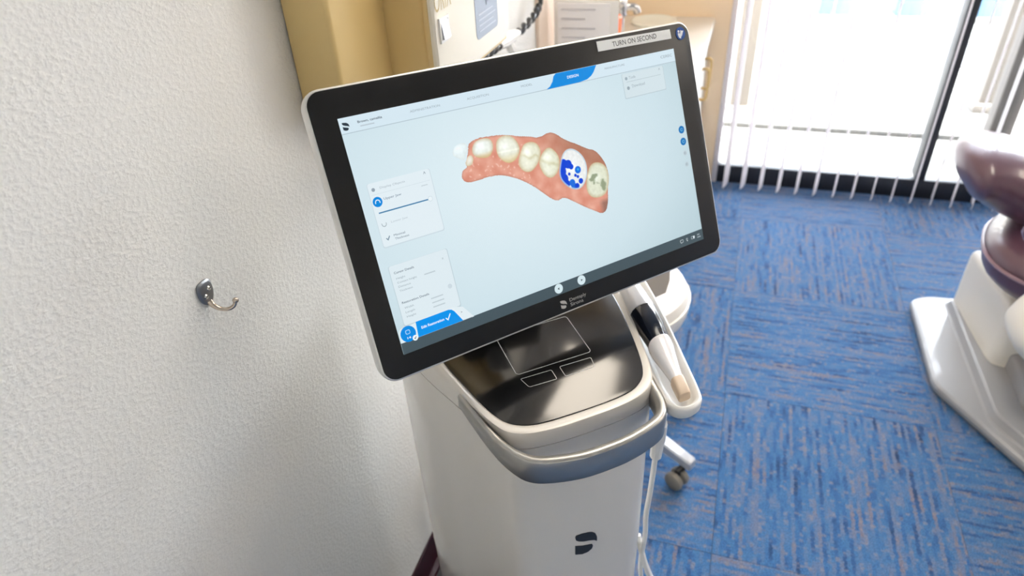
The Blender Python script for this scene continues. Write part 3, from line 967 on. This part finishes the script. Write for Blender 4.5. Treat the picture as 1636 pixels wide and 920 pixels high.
for k, tp in enumerate(TEETH):
    d = poly_dist(PX, PY, smoothp(tp))
    m_ = d > -.2
    alpha |= m_
    cx_, cy_ = np.mean(np.array(tp), 0)
    edge = np.clip(d / (5 if k not in (0, 6) else 2.5), 0, 1) ** .7
    hl = np.exp(-(((PX - cx_ + 3) / 7) ** 2 + ((PY - cy_ + 4) / 6) ** 2))
    base = cols[k] * (.9 if k not in (0, 6) else .94)
    col = base * (1 - edge[..., None]) + cols[k] * edge[..., None]
    if k not in (0, 6):
        col = col * (1 - .5 * (1 - edge)[..., None] ** 1.5) + c3(206, 160, 96) * (.5 * (1 - edge) ** 1.5)[..., None]
    col = col + hl[..., None] * c3(20, 22, 30) + (N2 * 10)[..., None]
    if k in (4, 5):      # grooves of the premolars
        g = np.exp(-((PY - cy_ - (PX - cx_) * .45 - 1.5 * N1 * 4) / 2.2) ** 2) * np.clip(d / 5, 0, 1)
        col -= g[..., None] * c3(18, 22, 34)
        g = np.exp(-(((PX - cx_ + 2) / 6) ** 2 + ((PY - cy_ + 8) / 5) ** 2)) + np.exp(-(((PX - cx_ + 4) / 6) ** 2 + ((PY - cy_ - 8) / 5) ** 2))
        col += g[..., None] * c3(12, 12, 16)
    if k == 2:
        g = np.clip((PY - 70) / 5, 0, 1); col = col * (1 - .5 * g[..., None]) + c3(214, 176, 110) * (.5 * g[..., None])
    if k == 3:
        g = np.exp(-((PY - 76 - (PX - 190) * .05) / 1.1) ** 2); col += g[..., None] * 14
        g = np.clip((PY - 79) / 8, 0, 1); col = col * (1 - .35 * g[..., None]) + c3(224, 190, 110) * (.35 * g[..., None])
    if k == 6:
        for bxm, bym, br in BLUE:
            w = np.clip((br - np.hypot(PX - bxm, PY - bym)) / .7, 0, 1)
            tone = c3(12, 70, 216) if abs(br - 4.98) > .2 else c3(20, 110, 226)
            col = col * (1 - w[..., None]) + tone * w[..., None]
        w = np.clip((1.6 - np.abs(d - .6)) / .7, 0, 1); col = col * (1 - w[..., None] * .8) + c3(196, 214, 226) * w[..., None] * .8
        w = np.clip((2.0 - np.hypot(PX - 284.6, PY - 120.6)) / .8, 0, 1); col = col * (1 - w[..., None]) + c3(60, 180, 240) * w[..., None]
    if k == 7:
        am = np.clip((6.8 - np.hypot((PX - 308 - N1 * 8) / 1.1, (PY - 138 - N1 * 6) * .8) + N2 * 2.5) / 2.5, 0, 1) + np.clip((5.5 - np.hypot(PX - 319, (PY - 149) * .6) + N2 * 2) / 2.5, 0, 1)
        am = np.clip(am, 0, 1)
        col = col * (1 - am[..., None] * .85) + c3(138, 150, 120) * (am * .85)[..., None]
        col += np.exp(-(((PX - 299) / 2) ** 2 + ((PY - 133) / 3) ** 2))[..., None] * 30
    a = np.clip(d / .7 + .5, 0, 1)[..., None] * (.7 if k == 0 else 1)
    bgc = img if k else c3(226, 238, 242)
    img = np.where(m_[..., None], bgc * (1 - a) + np.clip(col, 0, 255) * a, img)
img = np.clip(img, 0, 255) / 255
img = np.where(img <= .04045, img / 12.92, ((img + .055) / 1.055) ** 2.4)
cell = alpha[:-1, :-1] & alpha[1:, :-1] & alpha[:-1, 1:] & alpha[1:, 1:]
idx = -np.ones(PX.shape, int)
used = np.zeros(PX.shape, bool)
used[:-1, :-1] |= cell; used[1:, :-1] |= cell; used[:-1, 1:] |= cell; used[1:, 1:] |= cell
idx[used] = np.arange(used.sum())
verts = np.stack([PX[used] / 1000, -PY[used] / 1000, np.full(used.sum(), .0003)], 1)
r_, c_ = np.nonzero(cell)
faces = np.stack([idx[r_, c_], idx[r_ + 1, c_], idx[r_ + 1, c_ + 1], idx[r_, c_ + 1]], 1)
me = bpy.data.meshes.new('jaw_scan_picture')
me.from_pydata(verts.tolist(), [], faces.tolist())
ca = me.color_attributes.new('scan', 'FLOAT_COLOR', 'POINT')
ca.data.foreach_set('color', np.concatenate([img[used], np.ones((used.sum(), 1))], 1).ravel())
sm_ = lit('jaw_scan_colours', (255, 255, 255), SCREENK)
at_ = sm_.node_tree.nodes.new('ShaderNodeAttribute'); at_.attribute_name = 'scan'
sm_.node_tree.links.new(at_.outputs['Color'], sm_.node_tree.nodes['Principled BSDF'].inputs['Emission Color'])
me.materials.append(sm_)
pic = link(bpy.data.objects.new('jaw_scan_picture', me), mon)
pic['label'] = 'row of upper teeth in pink gum, one molar marked blue'

# ------------------------------------------------------------------ intraoral scanner lying in the cradle (a thing of its own)
def L3(u, v, z):
    return CO + Vector((u * math.cos(CAZ) - v * math.sin(CAZ), u * math.sin(CAZ) + v * math.cos(CAZ), z)) * KS
sc_root = empty('intraoral_scanner', L3(.148, .07, .846), CAZ)
sc_root.scale = (KS, KS, KS)
tag(sc_root, 'white intraoral scanner with dark grip and tan tip lying in the cart cradle', 'dental scanner')
def hand(v, c, w, h, z, e=2.2, n=20):
    out = []
    for k in range(n):
        a = 2 * math.pi * k / n
        x = math.copysign(abs(math.cos(a)) ** (2 / e), math.cos(a)) * w
        y = math.copysign(abs(math.sin(a)) ** (2 / e), math.sin(a)) * h
        out.append((c + x - .148, v - .07, z + y - .846))
    return out
def hz(v):
    return .8665 + .014 * max(0, min(1, (v + .03) / .18)) - .001
def cx(v):
    return .1755 - (.165 - v) * .19 if v > .08 else .1593 - (.08 - v) * .235
bm = bmesh.new()
loft(bm, [hand(v, cx(v), w, h, hz(v)) for v, w, h in ((.285, .004, .004), (.282, .010, .008), (.27, .014, .012), (.24, .0175, .016), (.20, .0205, .018), (.168, .0222, .0188), (.137, .0224, .0190))])
obj('rear_shell', bm, M['pearl'], sc_root)
bm = bmesh.new()
loft(bm, [hand(v, cx(v), w, h, hz(v)) for v, w, h in ((.1365, .0222, .0188), (.118, .0215, .0186), (.098, .0196, .0178), (.078, .0178, .0168), (.0705, .0174, .0164))])
obj('grip_band', bm, M['navy'], sc_root)
bm = bmesh.new()
loft(bm, [hand(v, cx(v), w, h, hz(v)) for v, w, h in ((.0700, .0180, .0168), (.064, .0188, .0172), (.054, .0182, .0165), (.036, .0150, .0135), (.018, .0120, .0105), (.004, .0098, .0088), (-.002, .0094, .0084))])
obj('front_shell', bm, M['pearl'], sc_root)
bm = bmesh.new()
loft(bm, [hand(v, cx(v), w, h, hz(v) + dz, 3.5) for v, w, h, dz in ((-.0005, .0080, .0070, 0), (-.0015, .0100, .0088, 0), (-.008, .0104, .0092, 0), (-.024, .0098, .0082, -.001), (-.0295, .0094, .0070, -.002), (-.031, .0086, .0050, -.003))])
obj('tip_sleeve', bm, M['tip_tan'], sc_root)

# ------------------------------------------------------------------ coat hook on the left wall
hk = empty('coat_hook', (0, .504, 1.068))
tag(hk, 'small nickel coat hook with two screws on the white wall', 'hook')
egg = [(p.x, p.y) for p in chaikin([Vector(p) for p in [(0, .0165), (.0105, .0145), (.0125, .004), (.0105, -.008), (.0035, -.0165), (-.0035, -.0165), (-.0105, -.008), (-.0125, .004), (-.0105, .0145)]], 2)]
def hook_ring(ins, x):
    return [(x, p.x, p.y) for p in inset([Vector(p) for p in egg], ins)]
bm = bmesh.new()
loft(bm, [hook_ring(0, .0003), hook_ring(0, .0022), hook_ring(.0016, .0034), hook_ring(.003, .004)])
obj('back_plate', bm, M['hook_dark'], hk)
bm = bmesh.new()
arm = catmull([(.003, -.001, -.011), (.007, -.001, -.0165), (.0145, .001, -.0215), (.0225, .004, -.0225), (.0285, .0075, -.0195), (.031, .0095, -.0145)], 6)
tube(bm, arm, [.0038 - .0014 * min(1, k / 14) for k in range(len(arm))], 12)
obj('arm', bm, M['nickel'], hk)
bm = bmesh.new()
ball(bm, (.0315, .0098, -.0125), .0037)
obj('knob', bm, M['nickel'], hk)
for y, z in ((.0035, .0045), (-.004, -.0025)):
    bm = bmesh.new()
    lathe(bm, [(.0031, .0035), (.0031, .0047), (.002, .006), (0.00001, .0064)], (0, y, z), 14, 'x')
    obj('screw', bm, M['chrome'], hk)

# ------------------------------------------------------------------ x-ray wall unit
xr = empty('xray_wall_unit', (0, .767, 1.19))
tag(xr, 'tan and cream wall-mounted x-ray control unit behind the monitor', 'x-ray unit')
xl = xr.location
bm = bmesh.new()
sec_ = chaikin([(.001, 0, 0), (.07, 0, 0), (.07, 0, .42), (.001, 0, .42)], 0)
box(bm, (.001, .767, 1.175), (.069, .93, 1.72), .006, 3)
obj('mounting_box', bm, M['tan'], xr, at=xl)
obj('housing', bbox((.001, .908, 1.172), (.132, 1.24, 1.72), .008, 3), M['tan'], xr, at=xl)
obj('cover_edge', bbox((.129, .906, 1.170), (.138, 1.243, 1.722), .003, 2), M['tan_light'], xr, at=xl)
cov = [Vector(p) for p in rrect(.908, 1.238, 1.178, 1.72, .03, 6)]
bm = bmesh.new()
loft(bm, [[(x, p.x, p.y) for p in inset(cov, i)] for x, i in ((.136, 0), (.142, 0), (.1455, .0025), (.1465, .006))])
cover = obj('front_cover', bm, M['cream'], xr, at=xl, angle=30)
bm = bmesh.new()
for lo, hi in (((.1455, .918, 1.246), (.1495, .952, 1.250)), ((.1455, .918, 1.276), (.1495, .952, 1.280)), ((.1455, .918, 1.25), (.1495, .922, 1.276)), ((.1455, .948, 1.25), (.1495, .952, 1.276))):
    box(bm, lo, hi)
sw = obj('switch_frame', bm, M['white_satin'], xr, smooth=False, at=xl)
bm = bmesh.new()
box(bm, (.1455, .9225, 1.2505), (.149, .9475, 1.2755))
for v in bm.verts:
    if v.co.x > .148 and v.co.z < 1.26:
        v.co.x += .004
obj('rocker', bm, M['stool_metal'], xr, smooth=False, at=xl)
lab = [Vector(p) for p in rrect(1.065, 1.172, 1.212, 1.42, .010, 4)]
bm = bmesh.new()
loft(bm, [[(x, p.x, p.y) for p in lab] for x in (.1455, .1472)])
lb = obj('instruction_label', bm, M['label_blue'], xr, smooth=False, at=xl)
lb['label'] = 'blue-grey printed instruction label'
def on_cover(bm, x):
    """text built in xy -> face at constant x: x->y, y->z"""
    for v in bm.verts:
        v.co = Vector((x, v.co.x, v.co.y))
    return bm
for k in range(4):
    bm = bmesh.new()
    box(bm, (.1472, 1.078, 1.222 + k * .0085), (.1475, 1.160 - .012 * (k % 2), 1.2245 + k * .0085))
    obj('print_line', bm, M['label_print'], xr, smooth=False, at=xl)
bm = bmesh.new()
tube(bm, [(.1475, 1.105, 1.300), (.1475, 1.117, 1.258), (.1475, 1.130, 1.300)], .0012, 6)
obj('print_arrow', bm, M['label_print'], xr, at=xl)
bm = on_cover(text_bm('ORIX', .062, .034, (.912, 1.2885), 0, shear=.2, bold=-.01), .1469)
obj('unit_lettering', bm, mat('gold_ink', (196, 172, 110), .5), xr, smooth=False, at=xl)

# coiled cord below the x-ray unit with white tie
cd = empty('coiled_cord', (.03, 1.55, 1.08))
tag(cd, 'black coiled cord with white tie hanging under the x-ray unit', 'cord')
path = catmull([(.03, 1.86, 1.35), (.03, 1.85, 1.20), (.03, 1.846, 1.113), (.03, 1.815, 1.09), (.03, 1.742, 1.081), (.03, 1.649, 1.078), (.03, 1.584, 1.083), (.03, 1.513, 1.086), (.03, 1.447, 1.088), (.03, 1.368, 1.096), (.03, 1.25, 1.13), (.03, 1.20, 1.19)], 14)
bm = bmesh.new()
wp = [Vector(p) + Vector((.004 * math.sin(i * .9), .003 * math.cos(i * .9), .005 * math.cos(i * .9))) for i, p in enumerate(path)]
tube(bm, wp, .0065, 8)
obj('coil', bm, M['black_rubber'], cd, at=cd.location)
bm = bmesh.new()
tube(bm, [(.03, 1.50, 1.086), (.03, 1.53, 1.0855), (.03, 1.60, 1.082), (.03, 1.64, 1.078)], [.010, .015, .015, .010], 10)
tube(bm, [(.03, 1.56, 1.085), (.036, 1.57, 1.06), (.038, 1.585, 1.045)], [.009, .012, .007], 8)
obj('tie', bm, M['white_satin'], cd, at=cd.location)

# black mains lead low on the wall behind the cart
bm = bmesh.new()
tube(bm, catmull([(.012, .93, .33), (.016, .90, .285), (.02, .876, .256), (.02, .881, .203), (.024, .896, .158), (.04, .93, .09), (.06, 1.0, .006), (.1, 1.1, .006)], 6), .0045, 8)
tag(obj('power_lead', bm, M['black_rubber']), 'black power lead hanging on the wall behind the cart base', 'cable')
# ------------------------------------------------------------------ sink counter along the left wall
CZ = .77
ct = empty('worktop', (.22, 2.6, CZ))
tag(ct, 'pale worktop with sink along the wall beside the window', 'worktop')
bm = bmesh.new()
prism(bm, rrect(.013, .432, 1.95, WY - .002, .012, 3), CZ - .035, CZ, .005, 2)
obj('slab', bm, M['counter'], ct, at=ct.location)
bm = bmesh.new()
bc = [Vector((.185 + .098 * math.cos(R(a)), 3.07 + .105 * math.sin(R(a)))) for a in range(0, 360, 12)]
loft(bm, [[(p.x, p.y, z) for p in inset(bc, i)] for z, i in ((CZ + .0005, .0), (CZ + .010, .0), (CZ + .013, .005), (CZ + .011, .012), (CZ + .004, .03), (CZ + .002, .07))])
obj('sink_basin', bm, M['basin'], ct, at=ct.location)
fc = empty('faucet', (.10, 2.72, CZ))
tag(fc, 'chrome faucet standing on the worktop behind the paper holder', 'faucet')
bm = bmesh.new()
lathe(bm, [(.03, .0005), (.03, .008), (.018, .014), (.016, .10), (.024, .108), (.026, .15), (.02, .165), (.012, .172), (.00001, .174)], (0, 0, 0), 20)
obj('faucet_body', bm, M['chrome'], fc)
bm = bmesh.new()
tube(bm, catmull([(0, 0, .13), (.03, .015, .138), (.052, .024, .13), (.06, .028, .112)], 6), .015, 12)
obj('spout', bm, M['chrome'], fc)
for s in (-1, 1):
    bm = bmesh.new()
    tube(bm, [(0, s * .02, .14), (.004, s * .04, .15), (.006, s * .05, .16)], [.009, .009, .012], 10)
    ball(bm, (.006, s * .055, .165), .019, 12)
    obj('tap_lever', bm, M['chrome'], fc)

def cabinet(y0, y1, label, pull_ys):
    c = empty('base_cabinet', (.21, (y0 + y1) / 2, 0))
    tag(c, label, 'cabinet', 'white base cabinets under the worktop')
    l = c.location
    obj('carcass', bbox((.013, y0, .08), (.398, y1, CZ - .036)), M['cabinet'], c, at=l)
    obj('toe_kick', bbox((.013, y0, .0), (.34, y1, .08)), M['dark'], c, at=l)
    ym = (y0 + y1) / 2
    for (a, b), py in zip(((y0 + .003, ym - .0015), (ym + .0015, y1 - .003)), pull_ys):
        d = obj('door', bbox((.398, a, .085), (.416, b, CZ - .042), .002), M['cabinet'], c, at=l)
        bm = bmesh.new()
        tube(bm, catmull([(.416, py, .665), (.438, py, .667), (.447, py, .655), (.449, py, .61), (.447, py, .555), (.438, py, .543), (.416, py, .545)], 5), .0055, 8)
        obj('pull', bm, M['brass'], d, at=l)
cabinet(1.96, 2.5, 'white base cabinet farther from the window, mostly hidden by the monitor', (2.19, 2.27))
cabinet(2.51, WY - .01, 'white base cabinet with brass pulls beside the window', (2.79, 2.93))

# acrylic sheet holder and small things on the worktop
ph = empty('sheet_holder', (.12, 2.0, CZ))
tag(ph, 'clear acrylic stand holding a white printed sheet on the worktop', 'sign holder')
pl = ph.location
obj('back_panel', bbox((.026, 2.006, CZ + .075), (.215, 2.010, CZ + .31), .001), M['acrylic'], ph, at=pl)
obj('sheet', bbox((.038, 2.002, CZ + .09), (.191, 2.005, CZ + .302)), M['paper'], ph, at=pl)
for k in range(6):
    z = CZ + .285 - k * .026
    obj('print_line', bbox((.05, 2.0005, z), (.15 - .03 * (k % 2), 2.0019, z + .003)), M['print_grey'], ph, smooth=False, at=pl)
obj('foot', bbox((.026, 1.965, CZ + .0003), (.205, 2.012, CZ + .006), .001), M['acrylic'], ph, at=pl)
obj('stem', bbox((.08, 2.004, CZ + .005), (.15, 2.010, CZ + .08), .001), M['acrylic'], ph, at=pl)
tb = empty('orange_tub', (.15, 2.22, CZ))
tag(tb, 'orange lidded tub on the worktop behind the sheet holder', 'tub')
bm = bmesh.new(); lathe(bm, [(.03, 0), (.033, .005), (.036, .17), (.036, .172)], seg=20); obj('tub', bm, M['acrylic'], tb)
bm = bmesh.new(); lathe(bm, [(.038, .172), (.039, .18), (.039, .215), (.034, .222)], seg=20); obj('lid', bm, M['orange'], tb)
wp_ = empty('tissue_pack', (.34, 2.38, CZ + .0004))
wp_.rotation_euler = (0, 0, R(25))
tag(wp_, 'small white and violet packet on the worktop at the monitor edge', 'packet')
obj('packet', bbox((-.05, -.045, 0), (.05, .045, .03), .006), M['paper'], wp_)
obj('band', bbox((-.0503, .0, .003), (.0503, .035, .0303), .001), mat('violet_print', (120, 112, 150), .5), wp_)

# ------------------------------------------------------------------ stool behind the cart
SX, SY = .327, 1.432
st = empty('operator_stool', (SX, SY, 0))
tag(st, 'ivory vinyl operator stool with wheeled grey base behind the cart', 'stool')
bm = bmesh.new()
lathe(bm, [(.07, .42), (.155, .425), (.174, .435), (.186, .455), (.192, .48), (.189, .505), (.18, .522), (.155, .532), (.06, .53), (.00001, .528)], seg=44)
obj('seat', bm, M['stool_vinyl'], st)
bm = bmesh.new()
lathe(bm, [(.188, .494), (.1935, .4985), (.1875, .503)], seg=36)
obj('seat_piping', bm, M['cream'], st)
bm = bmesh.new()
lathe(bm, [(.03, .06), (.03, .2), (.022, .2), (.022, .425)], seg=18)
obj('gas_column', bm, M['stool_metal'], st)
bm = bmesh.new()
rings = []
for k in range(13):
    a = R(195 + 130 * k / 12)
    rings.append([(math.cos(a) * (.155 + dx), math.sin(a) * (.155 + dx), z) for dx, z in ((-.014, .58), (.0, .575), (.014, .58), (.022, .62), (.018, .67), (.004, .685), (-.012, .675), (-.018, .63))])
loft(bm, rings)
obj('backrest', bm, M['stool_back'], st)
bm = bmesh.new()
tube(bm, [(-.06, -.08, .42), (-.10, -.14, .42), (-.11, -.155, .47), (-.095, -.135, .58)], .011, 8)
obj('back_support', bm, M['stool_metal'], st)
cang, clen = R(-30), .272
for k in range(5):
    a = cang + 2 * math.pi * k / 5
    d = Vector((math.cos(a), math.sin(a), 0)); n_ = Vector((-d.y, d.x, 0))
    bm = bmesh.new()
    def sect(r, w, z0, z1):
        return [d * r + n_ * w + Vector((0, 0, z0)), d * r + n_ * w + Vector((0, 0, z1 - .004)), d * r + n_ * (w - .004) + Vector((0, 0, z1)), d * r - n_ * (w - .004) + Vector((0, 0, z1)), d * r - n_ * w + Vector((0, 0, z1 - .004)), d * r - n_ * w + Vector((0, 0, z0))]
    loft(bm, [sect(.02, .022, .075, .12), sect(clen * .6, .018, .072, .105), sect(clen * .92, .016, .068, .094), sect(clen + .015, .015, .062, .090), sect(clen + .02, .012, .062, .086)])
    leg = obj('leg', bm, M['stool_metal'], st)
    bm = bmesh.new()
    c_ = d * (clen - .004) - n_ * .030
    for s in (-1, 1):
        lathe(bm, [(.006, -.012), (.018, -.0115), (.025, -.007), (.027, 0), (.025, .007), (.018, .0115), (.006, .012)], (0, 0, 0), 20, 'x')
        for v in bm.verts:
            if not v.tag:
                w_ = v.co.copy()
                v.co = c_ + n_ * (w_.x + s * .0135) + d * w_.y + Vector((0, 0, .027 + w_.z))
                v.tag = True
    obj('caster_wheels', bm, M['caster_grey'], leg)
    bm = bmesh.new()
    tube(bm, [c_ + Vector((0, 0, .03)), c_ + Vector((0, 0, .056)), d * clen + Vector((0, 0, .058)), d * clen + Vector((0, 0, .075))], .009, 8)
    obj('caster_stem', bm, M['dark'], leg)

# ------------------------------------------------------------------ dental chair at the right edge
ch = empty('dental_chair', (1.65, 1.9, 0))
tag(ch, 'maroon dental chair on a white base plate at the right edge', 'dental chair')
cl = ch.location
plan = [(1.247, 1.834), (1.247, 2.289), (1.30, 2.33), (1.85, 2.36), (2.05, 2.24), (2.05, 1.40), (1.90, 1.16), (1.66, 1.16)]
plan = [tuple(p) for p in rp(plan, .03)]
bm = bmesh.new()
PLn = [Vector(p) for p in plan]
loft(bm, [[(p.x, p.y, z) for p in inset(PLn, i)] for z, i in ((.0005, .01), (.008, .002), (.022, 0), (.030, .004), (.034, .012))])
obj('base_plate', bm, M['chair_white'], ch, at=cl, angle=20)
ped = [Vector(p) for p in rp([(1.352, 2.30), (1.362, 1.70), (1.62, 1.30), (1.86, 1.30), (1.93, 1.45), (1.93, 2.22), (1.84, 2.31)], .03)]
bm = bmesh.new()
loft(bm, [[(p.x, p.y, z) for p in inset(ped, i)] for z, i in ((.033, 0), (.038, .006), (.056, .016), (.060, .022))])
obj('base_step', bm, M['chair_white'], ch, at=cl, angle=20)
col_o = [tuple(p) for p in rp([(1.372, 2.295), (1.41, 1.935), (1.66, 1.90), (1.74, 1.98), (1.74, 2.31)], .03)]
bm = bmesh.new()
prism(bm, col_o, .055, .265, .028, 4, True)
obj('lift_housing', bm, M['chair_cream'], ch, at=cl)
bm = bmesh.new()
prism(bm, rrect(1.45, 1.80, 1.55, 1.97, .04, 4), .055, .12, .02, 3, True)
obj('pedal_box', bm, M['chair_grey'], ch, at=cl)
def blob(bm, c, s, e=2.6, nu=24, nv=12, rot=None):
    """superellipsoid cushion"""
    f = lambda w, p: math.copysign(abs(w) ** p, w)
    rings = []
    for j in range(nv + 1):
        ph_ = -math.pi / 2 + math.pi * j / nv
        ring = []
        for i in range(nu):
            th = 2 * math.pi * i / nu
            p = Vector((s[0] * f(math.cos(ph_), 2 / e) * f(math.cos(th), 2 / e), s[1] * f(math.cos(ph_), 2 / e) * f(math.sin(th), 2 / e), s[2] * f(math.sin(ph_), 2 / e)))
            if rot:
                p = rot @ p
            ring.append(p + Vector(c))
        rings.append(ring)
    return loft(bm, rings)
# seat cushion
bm = bmesh.new()
blob(bm, (1.69, 2.05, .375), (.36, .28, .115), 2.6, 40, 20, Matrix.Rotation(R(-14), 3, 'Z'))
obj('seat', bm, M['maroon'], ch, at=cl)
bm = bmesh.new()
rz_ = Matrix.Rotation(R(-14), 3, 'Z')
f_ = lambda w: math.copysign(abs(w) ** (2 / 2.6), w)
loop = [rz_ @ Vector((.361 * f_(math.cos(2 * math.pi * k / 60)), .281 * f_(math.sin(2 * math.pi * k / 60)), 0)) + Vector((1.69, 2.05, .385)) for k in range(61)]
tube(bm, loop, .006, 8)
obj('seat_piping', bm, M['highlight_trim'], ch, at=cl)  # added piping, its pale mauve paints the highlight along the seat edge
# padded leg end: swept oval
bm = bmesh.new()
spine = catmull([(1.222, 2.20, .585), (1.26, 2.20, .592), (1.31, 2.20, .588), (1.38, 2.19, .560), (1.48, 2.17, .520), (1.60, 2.15, .495), (1.72, 2.13, .485)], 6)
rings = []
n_s = len(spine)
for i, p in enumerate(spine):
    s = i / (n_s - 1)
    g = math.sqrt(max(.0, 1 - (1 - min(1, s / .26)) ** 2)) + .012
    hh = (.068 + .024 * min(1, s / .4)) * min(1, g)
    ww = .17 * min(1, g)
    t_ = (spine[min(i + 1, n_s - 1)] - spine[max(i - 1, 0)]).normalized()
    nn = Vector((-t_.z, 0, t_.x)).normalized()
    if nn.z < 0:
        nn = -nn
    rings.append([p + nn * (math.copysign(abs(math.sin(a)) ** .9, math.sin(a)) * hh) + Vector((0, math.copysign(abs(math.cos(a)) ** .9, math.cos(a)) * ww, 0)) for a in [2 * math.pi * k / 32 for k in range(32)]])
loft(bm, rings)
obj('leg_rest', bm, M['maroon'], ch, at=cl)
# armrest and its cream carrier
bm = bmesh.new()
blob(bm, (1.50, 1.83, .52), (.20, .06, .05), 2.8, 28, 14, Matrix.Rotation(R(18), 3, 'Y'))
obj('armrest', bm, M['maroon'], ch, at=cl)
bm = bmesh.new()
blob(bm, (1.50, 1.76, .31), (.16, .12, .10), 3.2, 28, 14, Matrix.Rotation(R(24), 3, 'Y'))
obj('side_shell', bm, M['chair_cream'], ch, at=cl)
bm = bmesh.new()
blob(bm, (1.58, 1.80, .20), (.16, .12, .09), 3.4, 28, 14, Matrix.Rotation(R(30), 3, 'Y'))
obj('lower_shell', bm, M['chair_cream'], ch, at=cl)
# backrest, out of view to the right
bm = bmesh.new()
blob(bm, (2.12, 1.98, .62), (.34, .26, .075), 2.8, 32, 16, Matrix.Rotation(R(-35), 3, 'Y'))
obj('backrest', bm, M['maroon'], ch, at=cl)
